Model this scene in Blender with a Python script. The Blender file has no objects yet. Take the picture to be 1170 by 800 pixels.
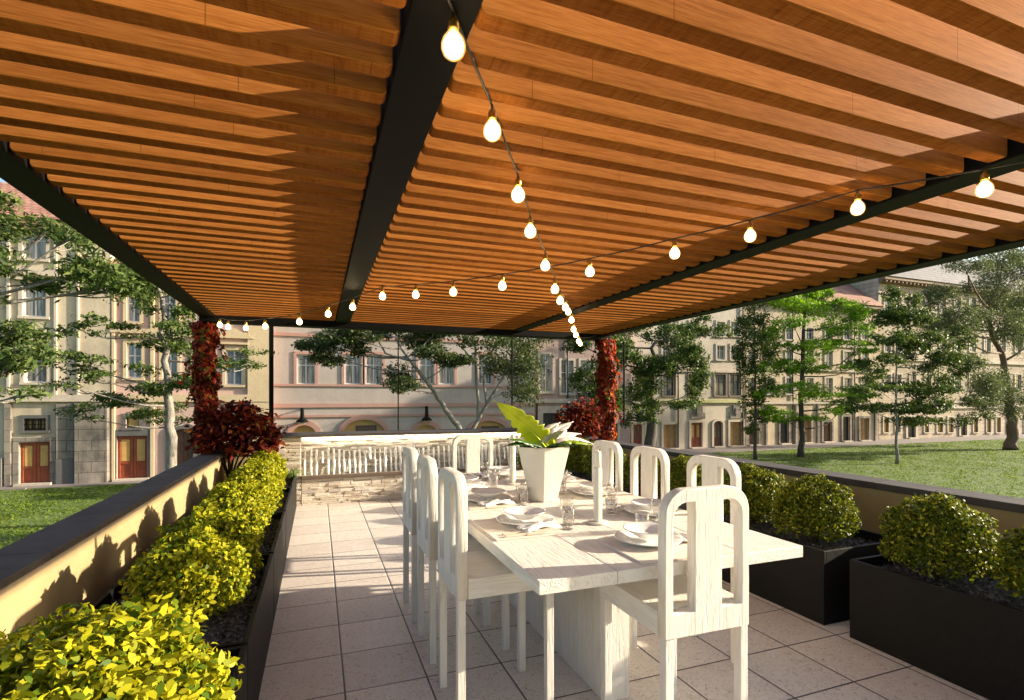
import bpy, bmesh, math, random
import numpy as np
from mathutils import Vector, Matrix
random.seed(7); RNG = np.random.default_rng(11)
SC = bpy.context.scene
COL = SC.collection
R = math.radians
PI = math.pi

# ------------------------------------------------------------------ survey: photo pixel -> world point on a plane
FPX, YAW, V0, EYE = 590.0, R(20.6), 455.5, 1.42
SY, CY = math.sin(YAW), math.cos(YAW)
GZ = -2.9                      # lawn and street level; the terrace floor is z = 0
def at(u, v, Y):
    l = (u-585)/FPX
    d = (SY+CY*l, CY-SY*l, (V0-v)/FPX); t = Y/d[1]
    return Vector((t*d[0], Y, EYE+t*d[2]))
def depth(p): return p[0]*SY+p[1]*CY

# ------------------------------------------------------------------ materials
def new_mat(name):
    m = bpy.data.materials.new(name); m.use_nodes = True
    nt = m.node_tree; b = nt.nodes['Principled BSDF']
    return m, nt, b
class N:
    """tiny node helper"""
    def __init__(s, nt): s.nt = nt
    def node(s, t, **kw):
        n = s.nt.nodes.new(t)
        for k, v in kw.items(): setattr(n, k, v)
        return n
    def link(s, a, b): s.nt.links.new(a, b)
    def coords(s, scale=(1,1,1), which='Object', rot=(0,0,0)):
        c = s.node('ShaderNodeTexCoord'); mp = s.node('ShaderNodeMapping')
        mp.inputs['Scale'].default_value = scale; mp.inputs['Rotation'].default_value = rot
        s.link(c.outputs[which], mp.inputs['Vector']); return mp.outputs['Vector']
    def noise(s, vec, scale=5, detail=4, rough=.55, dist=0):
        n = s.node('ShaderNodeTexNoise'); n.inputs['Scale'].default_value = scale
        n.inputs['Detail'].default_value = detail; n.inputs['Roughness'].default_value = rough
        n.inputs['Distortion'].default_value = dist
        if vec is not None: s.link(vec, n.inputs['Vector'])
        return n.outputs['Fac']
    def ramp(s, fac, stops, interp='LINEAR'):
        r = s.node('ShaderNodeValToRGB'); e = r.color_ramp.elements; r.color_ramp.interpolation = interp
        while len(e) < len(stops): e.new(.5)
        for i, (p, c) in enumerate(stops):
            e[i].position = p; e[i].color = (*c, 1) if len(c) == 3 else c
        s.link(fac, r.inputs['Fac']); return r.outputs['Color']
    def mix(s, fac, a, b, mode='MIX'):
        m = s.node('ShaderNodeMix', data_type='RGBA', blend_type=mode)
        for sock, v in ((m.inputs['Factor'], fac), (m.inputs[6], a), (m.inputs[7], b)):
            if isinstance(v, (int, float)): sock.default_value = v
            elif isinstance(v, tuple): sock.default_value = (*v, 1) if len(v) == 3 else v
            else: s.link(v, sock)
        return m.outputs[2]
    def math(s, op, a, b=None, c=None):
        m = s.node('ShaderNodeMath', operation=op)
        for i, v in enumerate((a, b, c)):
            if v is None: continue
            if isinstance(v, (int, float)): m.inputs[i].default_value = v
            else: s.link(v, m.inputs[i])
        return m.outputs[0]
    def bump(s, h, strength=.3, dist=.01):
        b = s.node('ShaderNodeBump'); b.inputs['Strength'].default_value = strength; b.inputs['Distance'].default_value = dist
        s.link(h, b.inputs['Height']); return b.outputs['Normal']
    def island(s): return s.node('ShaderNodeNewGeometry').outputs['Random Per Island']
    def objrand(s): return s.node('ShaderNodeObjectInfo').outputs['Random']

def plain(name, col, rough=.5, metal=0, var=.12, scale=8, bump=0, coord='Object', spec=None):
    m, nt, b = new_mat(name); n = N(nt)
    v = n.coords(which=coord); f = n.noise(v, scale, 5)
    lo = tuple(c*(1-var) for c in col); hi = tuple(min(1, c*(1+var)) for c in col)
    nt.links.new(n.ramp(f, [(.3, lo), (.7, hi)]), b.inputs['Base Color'])
    b.inputs['Roughness'].default_value = rough; b.inputs['Metallic'].default_value = metal
    if spec is not None: b.inputs['Specular IOR Level'].default_value = spec
    if bump: nt.links.new(n.bump(n.noise(v, scale*6, 4), bump, .01), b.inputs['Normal'])
    return m

def wood_slat(name='slat_wood', edge=False):  # edge: cross grain, plus underside shade put into the colour
    m, nt, b = new_mat(name); n = N(nt)
    isl = n.island()
    off = n.node('ShaderNodeCombineXYZ'); n.link(n.math('MULTIPLY', isl, 37.), off.inputs[0]); n.link(n.math('MULTIPLY', isl, 19.), off.inputs[2])
    c = n.node('ShaderNodeTexCoord'); add = n.node('ShaderNodeVectorMath', operation='ADD')
    n.link(c.outputs['Object'], add.inputs[0]); n.link(off.outputs[0], add.inputs[1])
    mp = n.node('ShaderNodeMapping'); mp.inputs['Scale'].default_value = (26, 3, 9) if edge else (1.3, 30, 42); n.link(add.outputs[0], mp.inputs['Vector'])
    g = n.noise(mp.outputs[0], 2.2, 6, .62, .5)
    mp2 = n.node('ShaderNodeMapping'); mp2.inputs['Scale'].default_value = (7, 120, 190); n.link(add.outputs[0], mp2.inputs['Vector'])
    g2 = n.noise(mp2.outputs[0], 2., 3)
    col = n.ramp(g, [(.24, (.20, .058, .012)), (.5, (.47, .17, .04)), (.76, (.62, .27, .075))])
    col = n.mix(.5, col, n.ramp(g2, [(.3, (.22, .066, .013)), (.7, (.58, .25, .066))]))
    tone = n.ramp(n.math('FRACT', n.math('MULTIPLY', isl, 17.3)), [(0, (.70, .64, .60)), (.5, (1, 1, 1)), (1, (1.12, 1.08, 1.0))])
    col = n.mix(1., col, tone, 'MULTIPLY')
    if edge: col = n.mix(1., col, (.70, .62, .55), 'MULTIPLY')  # underside shade put into the colour; the cross grain is the board's own
    # butt joint between two lengths of board
    sx = n.node('ShaderNodeSeparateXYZ'); n.link(add.outputs[0], sx.inputs[0])
    fr = n.math('FRACT', n.math('MULTIPLY', sx.outputs[0], 1/1.55)); j = n.math('LESS_THAN', fr, .0022)
    col = n.mix(n.math('MULTIPLY', j, .6), col, (.12, .04, .01))
    n.link(col, b.inputs['Base Color']); b.inputs['Roughness'].default_value = .6; b.inputs['Specular IOR Level'].default_value = .012
    n.link(n.bump(g2, .12, .002), b.inputs['Normal'])
    return m

def white_wood(name, axis):
    sc = {'z': (26, 26, 2.2), 'x': (2.2, 26, 26), 'y': (26, 2.2, 26)}[axis]
    m, nt, b = new_mat(name); n = N(nt)
    v = n.coords(sc); g = n.noise(v, 1.5, 6, .62, 1.8); f = n.noise(n.coords(tuple(s*3.2 for s in sc)), 2, 4)
    col = n.ramp(g, [(.28, (.64, .59, .52)), (.5, (.75, .71, .64)), (.8, (.79, .76, .70))])
    n.link(col, b.inputs['Base Color']); b.inputs['Roughness'].default_value = .5
    h = n.math('ADD', n.math('MULTIPLY', n.ramp(g, [(.38, (0,0,0)), (.52, (1,1,1))]), 1.0), n.math('MULTIPLY', f, .25))
    n.link(n.bump(h, .45, .004), b.inputs['Normal'])
    return m

def leaf_mat(name, stops, trans=.35, rough=.5):
    m, nt, b = new_mat(name); n = N(nt)
    col = n.ramp(n.island(), stops)
    n.link(col, b.inputs['Base Color']); b.inputs['Roughness'].default_value = rough
    b.inputs['Specular IOR Level'].default_value = .16
    t = n.node('ShaderNodeBsdfTranslucent'); n.link(n.mix(1., col, (1., 1., .6), 'MULTIPLY'), t.inputs['Color'])
    ms = n.node('ShaderNodeMixShader'); ms.inputs[0].default_value = trans
    n.link(b.outputs[0], ms.inputs[1]); n.link(t.outputs[0], ms.inputs[2])
    n.link(ms.outputs[0], nt.nodes['Material Output'].inputs['Surface'])
    return m

def tile_mat():
    m, nt, b = new_mat('terrace_tile'); n = N(nt)
    v = n.coords()
    sx = n.node('ShaderNodeSeparateXYZ'); n.link(v, sx.inputs[0])
    T = .3992
    def edge(s, o):
        q = n.math('DIVIDE', n.math('SUBTRACT', s, o), T)
        fr = n.math('FRACT', n.math('ADD', q, 200.)); d = n.math('MINIMUM', fr, n.math('SUBTRACT', 1., fr))
        return n.math('MULTIPLY', d, T), n.math('FLOOR', n.math('ADD', q, 200.))
    ex, ix = edge(sx.outputs[0], .1217); ey, iy = edge(sx.outputs[1], 3.816)
    d = n.math('MINIMUM', ex, ey)
    cid = n.node('ShaderNodeCombineXYZ'); n.link(ix, cid.inputs[0]); n.link(iy, cid.inputs[1])
    wn = n.node('ShaderNodeTexWhiteNoise'); n.link(cid.outputs[0], wn.inputs['Vector'])
    vo = n.node('ShaderNodeVectorMath', operation='MULTIPLY_ADD'); n.link(wn.outputs['Color'], vo.inputs[0]); vo.inputs[1].default_value = (30,30,30); n.link(v, vo.inputs[2])
    big = n.noise(vo.outputs[0], 9, 6, .65, 1.4); fine = n.noise(vo.outputs[0], 30, 5, .7, 2.6)
    col = n.ramp(big, [(.3, (.50, .43, .37)), (.5, (.65, .58, .51)), (.7, (.72, .66, .595))])
    col = n.mix(.75, col, n.ramp(fine, [(.36, (.30, .225, .18)), (.455, (.66, .59, .52)), (.7, (.75, .695, .635))]))
    col = n.mix(1., col, n.ramp(wn.outputs['Value'], [(0, (.90, .88, .88)), (1, (1.05, 1.04, 1.03))]), 'MULTIPLY')
    g = n.math('LESS_THAN', d, .0042)
    col = n.mix(g, col, (.055, .045, .042))
    n.link(col, b.inputs['Base Color']); b.inputs['Roughness'].default_value = .48
    h = n.math('ADD', n.math('MULTIPLY', n.math('SMOOTH_MIN', n.math('MULTIPLY', d, 110.), 1., .3), 1.), n.math('MULTIPLY', fine, .28))
    n.link(n.bump(h, .6, .005), b.inputs['Normal'])
    return m

def plaster(name, col, dirt, amount=.5, rough=.85, joints=None):
    m, nt, b = new_mat(name); n = N(nt); v = n.coords()
    a = n.noise(v, .55, 6, .6, .6); st = n.noise(n.coords((1.6, 1.6, .16)), 1.3, 5, .65); f = n.noise(v, 9, 4)
    k = n.math('MULTIPLY', n.ramp(n.math('MULTIPLY', a, n.math('ADD', st, .45)), [(.36, (0,0,0)), (.66, (1,1,1))]), amount)
    c = n.mix(k, tuple(col), tuple(dirt))
    c = n.mix(.22, c, n.mix(1., c, n.ramp(f, [(.3, (.7,.7,.7)), (.7, (1.25,1.25,1.25))]), 'MULTIPLY'))
    h = f
    if joints:
        br = n.node('ShaderNodeTexBrick'); br.inputs['Scale'].default_value = 1; br.inputs['Brick Width'].default_value = joints[0]
        br.inputs['Row Height'].default_value = joints[1]; br.inputs['Mortar Size'].default_value = .018
        br.inputs['Color1'].default_value = (.86,.86,.86,1); br.inputs['Color2'].default_value = (1.1,1.1,1.1,1); br.inputs['Mortar'].default_value = (.45,.42,.4,1)
        n.link(n.coords(rot=(R(90),0,0)), br.inputs['Vector'])
        c = n.mix(1., c, br.outputs['Color'], 'MULTIPLY')
    n.link(c, b.inputs['Base Color']); b.inputs['Roughness'].default_value = rough
    n.link(n.bump(h, .25, .02), b.inputs['Normal'])
    return m

def pane_mat(name, col, curtain):
    m, nt, b = new_mat(name); n = N(nt)
    w = n.noise(n.coords((9, 9, .5)), 1.2, 3)
    n.link(n.ramp(w, [(.4, col), (.62, curtain)]), b.inputs['Base Color'])
    b.inputs['Roughness'].default_value = .08; b.inputs['Specular IOR Level'].default_value = .7
    return m

def roof_mat(name, c1, c2):
    m, nt, b = new_mat(name); n = N(nt)
    br = n.node('ShaderNodeTexBrick'); br.inputs['Scale'].default_value = 1
    br.inputs['Brick Width'].default_value = .34; br.inputs['Row Height'].default_value = .42; br.inputs['Mortar Size'].default_value = .03
    br.inputs['Color1'].default_value = (*c1,1); br.inputs['Color2'].default_value = (*c2,1); br.inputs['Mortar'].default_value = tuple(x*.4 for x in c1)+(1,)
    n.link(n.coords(), br.inputs['Vector'])
    c = n.mix(.35, br.outputs['Color'], n.ramp(n.noise(n.coords(), 1.4, 5), [(.3, tuple(x*.6 for x in c1)), (.7, c2)]))
    n.link(c, b.inputs['Base Color']); b.inputs['Roughness'].default_value = .8
    n.link(n.bump(br.outputs['Fac'], -.6, .05), b.inputs['Normal'])
    return m

def emit(name, col, s):
    m, nt, b = new_mat(name); b.inputs['Base Color'].default_value = (*col,1)
    b.inputs['Emission Color'].default_value = (*col,1); b.inputs['Emission Strength'].default_value = s
    return m

def clear_glass(name, tint=(1,1,1), gloss=.9, ior=1.45, base=.0):
    m = bpy.data.materials.new(name); m.use_nodes = True; nt = m.node_tree; nt.nodes.clear(); n = N(nt)
    o = n.node('ShaderNodeOutputMaterial'); tr = n.node('ShaderNodeBsdfTransparent'); tr.inputs[0].default_value = (*tint,1)
    gl = n.node('ShaderNodeBsdfGlossy'); gl.inputs['Roughness'].default_value = .02; gl.inputs['Color'].default_value = (gloss,gloss,gloss,1)
    fr = n.node('ShaderNodeLayerWeight'); fr.inputs['Blend'].default_value = .5
    f5 = n.math('MULTIPLY', n.math('POWER', fr.outputs['Facing'], 4.), ior)
    mx = n.node('ShaderNodeMixShader'); n.link(n.math('ADD', f5, base), mx.inputs[0]); n.link(tr.outputs[0], mx.inputs[1]); n.link(gl.outputs[0], mx.inputs[2])
    n.link(mx.outputs[0], o.inputs['Surface']); return m

def bark(name, c1, c2):
    m, nt, b = new_mat(name); n = N(nt)
    g = n.noise(n.coords((7, 7, 1.6)), 2.2, 6, .65, .8)
    n.link(n.ramp(g, [(.3, c1), (.7, c2)]), b.inputs['Base Color']); b.inputs['Roughness'].default_value = .9
    n.link(n.bump(g, .6, .03), b.inputs['Normal']); return m

def grass_ground():
    m, nt, b = new_mat('lawn_soil'); n = N(nt); v = n.coords()
    a = n.noise(v, .35, 5); f = n.noise(v, 7, 6, .7)
    c = n.mix(.5, n.ramp(a, [(.35, (.06, .11, .016)), (.65, (.12, .18, .028))]), n.ramp(f, [(.3, (.06, .10, .016)), (.7, (.15, .21, .035))]))
    n.link(c, b.inputs['Base Color']); b.inputs['Roughness'].default_value = .95
    n.link(n.bump(f, .8, .08), b.inputs['Normal']); return m

M = {}
M['slat'] = wood_slat(); M['slat_underside_shade'] = wood_slat('slat_cross_grain_shaded', True)
M['steel'] = plain('black_steel', (.003, .0027, .0025), .6, .0, .2, 6, spec=.12)
M['wood_v'] = white_wood('white_wood_upright', 'z'); M['wood_x'] = white_wood('white_wood_long_x', 'x'); M['wood_y'] = white_wood('white_wood_long_y', 'y')
M['tile'] = tile_mat()
M['stucco'] = plaster('cream_stucco', (.36, .272, .132), (.25, .19, .10), .45, .9)
M['stucco_edge'] = plain('cap_underside', (.26, .20, .13), .85, 0, .08, 20)
M['cap'] = plain('slate_cap', (.072, .062, .056), .7, 0, .3, 5, .15, spec=.2)
M['planter'] = plaster('black_planter', (.006, .0056, .0052), (.012, .0105, .009), .6, .6)
M['gravel'] = plain('gravel', (.16, .145, .13), .95, 0, .6, 60, .8)
M['podium'] = plain('podium_plaster', (.40, .36, .30), .9, 0, .1, 3)
M['leaf_bush'] = leaf_mat('golden_bush_leaf', [(0, (.05, .10, .008)), (.16, (.13, .18, .010)), (.36, (.30, .31, .013)), (.85, (.46, .43, .016)), (1, (.54, .49, .03))], .3)
M['leaf_ball'] = leaf_mat('green_ball_leaf', [(0, (.035, .065, .007)), (.4, (.10, .14, .012)), (.75, (.22, .24, .016)), (1, (.40, .36, .025))], .28)
M['leaf_dark'] = leaf_mat('dark_green_leaf', [(0, (.03, .06, .014)), (.6, (.075, .12, .026)), (1, (.15, .19, .045))], .32)
M['leaf_tall'] = leaf_mat('olive_clump_leaf', [(0, (.035, .058, .020)), (.6, (.075, .105, .034)), (1, (.15, .175, .06))], .28)
M['leaf_bright'] = leaf_mat('fresh_green_leaf', [(0, (.08, .20, .010)), (.6, (.20, .38, .022)), (1, (.32, .48, .045))], .45)
M['leaf_grey'] = leaf_mat('grey_green_leaf', [(0, (.06, .082, .04)), (.6, (.12, .155, .075)), (1, (.22, .25, .13))], .34)
M['leaf_light'] = leaf_mat('light_green_leaf', [(0, (.035, .065, .014)), (.6, (.075, .12, .028)), (1, (.17, .21, .06))], .3)
M['leaf_red'] = leaf_mat('red_vine_leaf', [(0, (.05, .008, .008)), (.35, (.20, .020, .014)), (.62, (.46, .045, .020)), (.83, (.55, .15, .035)), (.91, (.17, .17, .03)), (1, (.06, .10, .02))], .4)
M['leaf_maroon'] = leaf_mat('maroon_leaf', [(0, (.05, .010, .012)), (.5, (.14, .020, .016)), (.78, (.36, .050, .024)), (.9, (.44, .14, .045)), (1, (.08, .10, .03))], .4)
M['leaf_fern'] = leaf_mat('pale_fern_leaf', [(0, (.12, .19, .04)), (1, (.30, .36, .12))], .35)
M['grass'] = leaf_mat('grass_blade', [(0, (.07, .13, .014)), (.5, (.13, .20, .022)), (1, (.22, .27, .04))], .45, .6)
M['bark_grey'] = bark('grey_bark', (.10, .085, .07), (.34, .31, .27)); M['bark_dark'] = bark('dark_bark', (.03, .024, .02), (.10, .08, .065))
M['bark_brown'] = bark('brown_bark', (.07, .045, .03), (.22, .15, .10))
M['soil'] = grass_ground()
M['paving'] = plain('street_paving', (.20, .17, .155), .85, 0, .15, 1.5, .2)
M['stone'] = None
M['bulb'] = emit('lit_bulb', (1, .82, .52), 8.)
_m = bpy.data.materials.new('amber_bulb_glass'); _m.use_nodes = True; _nt = _m.node_tree; _n = N(_nt); _p = _nt.nodes['Principled BSDF']; _nt.nodes.remove(_p)
_t = _n.node('ShaderNodeBsdfTransparent'); _t.inputs[0].default_value = (1, .93, .78, 1); _e = _n.node('ShaderNodeEmission'); _e.inputs[0].default_value = (1, .55, .14, 1); _e.inputs[1].default_value = .22
_a = _n.node('ShaderNodeAddShader'); _n.link(_t.outputs[0], _a.inputs[0]); _n.link(_e.outputs[0], _a.inputs[1]); _n.link(_a.outputs[0], _nt.nodes['Material Output'].inputs['Surface'])
M['bulb_glass'] = _m
M['led'] = emit('led_strip_light', (1, .90, .72), 13.)
M['brass'] = plain('brass_socket', (.55, .34, .08), .35, .9, .15)
M['cable'] = plain('black_cable', (.03, .026, .022), .5)
M['china'] = plain('white_china', (.80, .78, .75), .15, 0, .02)
M['linen'] = plain('linen_mat', (.72, .65, .56), .85, 0, .06, 90, .2)
M['napkin'] = plain('white_napkin', (.80, .77, .72), .8, 0, .04, 50, .1)
M['cutlery'] = plain('cream_cutlery', (.66, .57, .45), .3, .0, .05)
M['glass'] = clear_glass('clear_glass', (.90,.89,.88), .98, .9, .10)
M['screen'] = clear_glass('windscreen_glass', (.93,.935,.95), .9, .12, .002)
M['ceramic'] = plain('cream_ceramic', (.72, .67, .58), .5, 0, .05, 12, .05)
M['wax'] = plain('candle_wax', (.80, .75, .64), .45, 0, .03)
M['lime_leaf'] = plain('lime_leaf', (.55, .62, .012), .45, 0, .2, 9)
M['deep_leaf'] = plain('deep_green_leaf', (.030, .085, .012), .4, 0, .4, 9)
M['mid_leaf'] = plain('lime_green_leaf', (.24, .36, .012), .4, 0, .5, 7)
M['pale_leaf'] = plain('pale_dry_leaf', (.58, .52, .46), .6, 0, .25, 14)

M['planter'].node_tree.nodes['Principled BSDF'].inputs['Specular IOR Level'].default_value = .18
# ------------------------------------------------------------------ mesh helpers
class MB:
    def __init__(s): s.v = []; s.f = []
    def add(s, vs, fs):
        o = len(s.v); s.v += [tuple(v) for v in vs]; s.f += [tuple(i+o for i in f) for f in fs]; return s
    def box(s, x0, x1, y0, y1, z0, z1):
        return s.add([(x0,y0,z0),(x1,y0,z0),(x1,y1,z0),(x0,y1,z0),(x0,y0,z1),(x1,y0,z1),(x1,y1,z1),(x0,y1,z1)],
                     [(0,3,2,1),(4,5,6,7),(0,1,5,4),(1,2,6,5),(2,3,7,6),(3,0,4,7)])
    def boxm(s, mat, hx, hy, hz):
        vs = [mat @ Vector((x*hx, y*hy, z*hz)) for z in (-1,1) for (x,y) in ((-1,-1),(1,-1),(1,1),(-1,1))]
        return s.add(vs, [(0,3,2,1),(4,5,6,7),(0,1,5,4),(1,2,6,5),(2,3,7,6),(3,0,4,7)])
    def tube(s, pts, rad, n=8, cap=True):
        pts = [Vector(p) for p in pts]
        rad = list(rad) if hasattr(rad, '__len__') else [rad]*len(pts)
        vs = []; prev = None
        for i, p in enumerate(pts):
            d = (pts[min(i+1, len(pts)-1)]-pts[max(i-1, 0)])
            d = d.normalized() if d.length > 1e-9 else Vector((0,0,1))
            if prev is None:
                a = d.orthogonal().normalized()
            else:
                a = (prev-d*prev.dot(d)); a = a.normalized() if a.length > 1e-6 else d.orthogonal().normalized()
            prev = a; b = d.cross(a)
            for k in range(n):
                t = 2*PI*k/n; vs.append(p+(a*math.cos(t)+b*math.sin(t))*rad[i])
        fs = [(i*n+k, i*n+(k+1) % n, (i+1)*n+(k+1) % n, (i+1)*n+k) for i in range(len(pts)-1) for k in range(n)]
        if cap: fs += [tuple(range(n-1, -1, -1)), tuple((len(pts)-1)*n+k for k in range(n))]
        return s.add(vs, fs)
    def lathe(s, prof, n=24, c=(0,0,0), capb=True, capt=True, ph=0):
        vs = [(c[0]+r*math.cos(2*PI*k/n+ph), c[1]+r*math.sin(2*PI*k/n+ph), c[2]+z) for r, z in prof for k in range(n)]
        fs = [(i*n+k, i*n+(k+1) % n, (i+1)*n+(k+1) % n, (i+1)*n+k) for i in range(len(prof)-1) for k in range(n)]
        if capb: fs.append(tuple(range(n-1, -1, -1)))
        if capt: fs.append(tuple((len(prof)-1)*n+k for k in range(n)))
        return s.add(vs, fs)
    def build(s, name, mat, parent=None, smooth=False, bevel=0, loc=None, seg=2):
        me = bpy.data.meshes.new(name); me.from_pydata(s.v, [], s.f); me.update()
        return link(name, me, mat, parent, smooth, bevel, loc, seg)
def link(name, me, mat, parent=None, smooth=False, bevel=0, loc=None, seg=2):
    o = bpy.data.objects.new(name, me); COL.objects.link(o); me.materials.append(mat)
    if smooth: me.polygons.foreach_set('use_smooth', [True]*len(me.polygons))
    if parent: o.parent = parent
    if loc: o.location = loc
    if bevel:
        b = o.modifiers.new('bevel', 'BEVEL'); b.width = bevel; b.segments = seg; b.limit_method = 'ANGLE'; b.angle_limit = R(40)
    return o
def np_mesh(name, verts, k, mat, parent=None, loc=None):
    """verts: (n*k,3) array, every k of them one face"""
    verts = np.asarray(verts, dtype=np.float32).reshape(-1, 3); nv = len(verts); nf = nv//k
    me = bpy.data.meshes.new(name); me.vertices.add(nv); me.vertices.foreach_set('co', verts.ravel())
    me.loops.add(nv); me.loops.foreach_set('vertex_index', np.arange(nv, dtype=np.int32))
    me.polygons.add(nf); me.polygons.foreach_set('loop_start', np.arange(nf, dtype=np.int32)*k)
    me.update(calc_edges=True); me.validate()
    return link(name, me, mat, parent, loc=loc)
def tag(o, label=None, cat=None, group=None, kind=None):
    if label: o['label'] = label
    if cat: o['category'] = cat
    if group: o['group'] = group
    if kind: o['kind'] = kind
    return o
def thing(name, loc, label, cat, group=None, rz=0):
    o = bpy.data.objects.new(name, None); COL.objects.link(o); o.location = loc; o.rotation_euler.z = rz
    o.empty_display_size = .1
    return tag(o, label, cat, group)
def children(o): return [c for c in bpy.data.objects if c.parent == o]
def copy_tree(o, parent=None):
    c = o.copy(); COL.objects.link(c)
    if parent: c.parent = parent
    for ch in children(o): copy_tree(ch, c)
    return c
def plate2d(name, outline, holes, thick, mat, parent=None, bevel=0, loc=None, axis='XZ', extra=None):
    """flat board cut from an outline with holes; outline in (x,z), thickness runs along +y"""
    cu = bpy.data.curves.new('tmp', 'CURVE'); cu.dimensions = '2D'; cu.fill_mode = 'BOTH'
    cu.extrude = thick/2-bevel; cu.bevel_depth = bevel; cu.bevel_resolution = 1; cu.offset = -bevel
    for loop in [outline]+list(holes):
        sp = cu.splines.new('POLY'); sp.points.add(len(loop)-1); sp.use_cyclic_u = True
        for p, q in zip(sp.points, loop): p.co = (q[0], q[1], 0, 1)
    ob = bpy.data.objects.new('tmp', cu); COL.objects.link(ob)
    dg = bpy.context.evaluated_depsgraph_get(); dg.update()
    me = bpy.data.meshes.new_from_object(ob.evaluated_get(dg))
    bpy.data.objects.remove(ob); bpy.data.curves.remove(cu)
    me.name = name
    me.transform(Matrix.Translation((0, thick/2, 0)) @ Matrix.Rotation(PI/2, 4, 'X'))
    if axis == 'YZ': me.transform(Matrix.Rotation(PI/2, 4, 'Z'))
    me.materials.clear()
    if extra:
        bm = bmesh.new(); bm.from_mesh(me)
        for (x0, x1, y0, y1, z0, z1) in extra:
            g = bmesh.ops.create_cube(bm, size=1)
            for v in g['verts']: v.co = Vector((x0+(v.co.x+.5)*(x1-x0), y0+(v.co.y+.5)*(y1-y0), z0+(v.co.z+.5)*(z1-z0)))
        bm.to_mesh(me); bm.free()
    return link(name, me, mat, parent, loc=loc)
def rrect(x0, x1, z0, z1, r=(0,0,0,0), n=6):
    """corners bl, br, tr, tl"""
    out = []
    for (cx, cz, a0, rr) in ((x0, z0, PI, r[0]), (x1, z0, 1.5*PI, r[1]), (x1, z1, 0, r[2]), (x0, z1, .5*PI, r[3])):
        if rr <= 0: out.append((cx, cz)); continue
        ox = cx+(rr if cx == x0 else -rr); oz = cz+(rr if cz == z0 else -rr)
        out += [(ox+rr*math.cos(a0+.5*PI*k/n), oz+rr*math.sin(a0+.5*PI*k/n)) for k in range(n+1)]
    return out
def arch(x0, x1, z0, zs, z1, n=10):
    """opening with straight sides to zs and an elliptical head to z1"""
    cx = (x0+x1)/2; a = (x1-x0)/2
    return [(x0, z0), (x1, z0)]+[(cx+a*math.cos(PI*k/n), zs+(z1-zs)*math.sin(PI*k/n)) for k in range(n+1)]

def leaf_quads(c, L, W, nrm=None, fold=.25, rng=RNG, jit=.25):
    """rhombus leaves (two facets share a fold) as n*2 triangles' worth of quads -> (n*4,3)"""
    n = len(c)
    if nrm is None: nrm = rng.normal(size=(n,3))
    nrm = nrm/np.linalg.norm(nrm, axis=1, keepdims=True)
    t = rng.normal(size=(n,3)); a = np.cross(nrm, t); a /= np.linalg.norm(a, axis=1, keepdims=True); b = np.cross(nrm, a)
    s = 1+jit*rng.uniform(-1,1,(n,1)); l = L*s; w = W*s
    v = np.stack([c-a*l*.5, c+b*w*.5-a*l*.05+nrm*w*fold, c+a*l*.5, c-b*w*.5-a*l*.05+nrm*w*fold], 1)
    return v.reshape(-1,3)
def oval_leaves(c, L, W, nrm, axis, rng=RNG, jit=.3, curl=.12):
    """six sided oval leaves, (n*6,3)"""
    n = len(c); nrm = nrm/np.linalg.norm(nrm, axis=1, keepdims=True)
    a = axis-nrm*(axis*nrm).sum(1, keepdims=True); a /= np.linalg.norm(a, axis=1, keepdims=True); b = np.cross(nrm, a)
    s = 1+jit*rng.uniform(-1,1,(n,1)); l = L*s; w = W*s
    P = []
    for (x, y) in ((-.5,0), (-.18,.46), (.2,.42), (.5,0), (.2,-.42), (-.18,-.46)):
        P.append(c+a*l*x+b*w*y+nrm*l*(curl*(x*x*-1.6)+.25*abs(y)))
    return np.stack(P, 1).reshape(-1,3)

# ------------------------------------------------------------------ terrace shell
X0, X1, YF = -1.10, 4.13, 7.37
tag(MB().box(-1.34, 4.42, -1.2, 7.86, -.12, 0).build('terrace_floor', M['tile']), kind='structure')
tag(MB().box(-1.335, 4.415, -1.195, 7.855, GZ-.2, -.122).build('terrace_base', M['podium']), kind='structure')
def low_wall(x0, x1, y0, y1, capx0, capx1, capy0, capy1, label):
    t = thing('parapet_wall', ((x0+x1)/2, (y0+y1)/2, 0), label, 'wall', 'low cream walls round the terrace')
    ox, oy = t.location.x, t.location.y
    MB().box(x0-ox, x1-ox, y0-oy, y1-oy, 0, .70).build('wall_body', M['stucco'], t, bevel=.004)
    zc = .703 if capx0 > 4 else .7225
    if zc > .71: MB().box(capx0-ox, capx1-ox, capy0-oy, capy1-oy, .7005, .722).build('cap_bed', M['stucco_edge'], t)
    m = MB(); yy = capy0
    while yy < capy1-.01:
        y2 = min(yy+1.32, capy1); y2 = capy1 if capy1-y2 < .4 else y2
        m.box(capx0-.004-ox, capx1+.004-ox, yy+.0015-oy, y2-.0015-oy, zc, .755); yy = y2
    m.build('wall_cap', M['cap'], t, bevel=.004)
low_wall(-1.30, -1.10, -1.15, 7.58, -1.315, -1.085, -1.15, 7.60, 'cream stucco parapet wall with grey cap behind the yellow bushes')
low_wall(4.145, 4.37, -1.15, 7.58, 4.13, 4.40, -1.15, 7.60, 'shaded parapet wall with dark cap beside the lawn and round bushes')
low_wall(-1.098, -.575, 7.42, 7.58, -1.083, -.575, 7.40, 7.60, 'short end parapet behind the maroon shrub, left of the stone fountain')
low_wall(3.452, 4.143, 7.42, 7.58, 3.452, 4.128, 7.40, 7.60, 'short end parapet behind the red shrub, right of the stone fountain')

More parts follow.
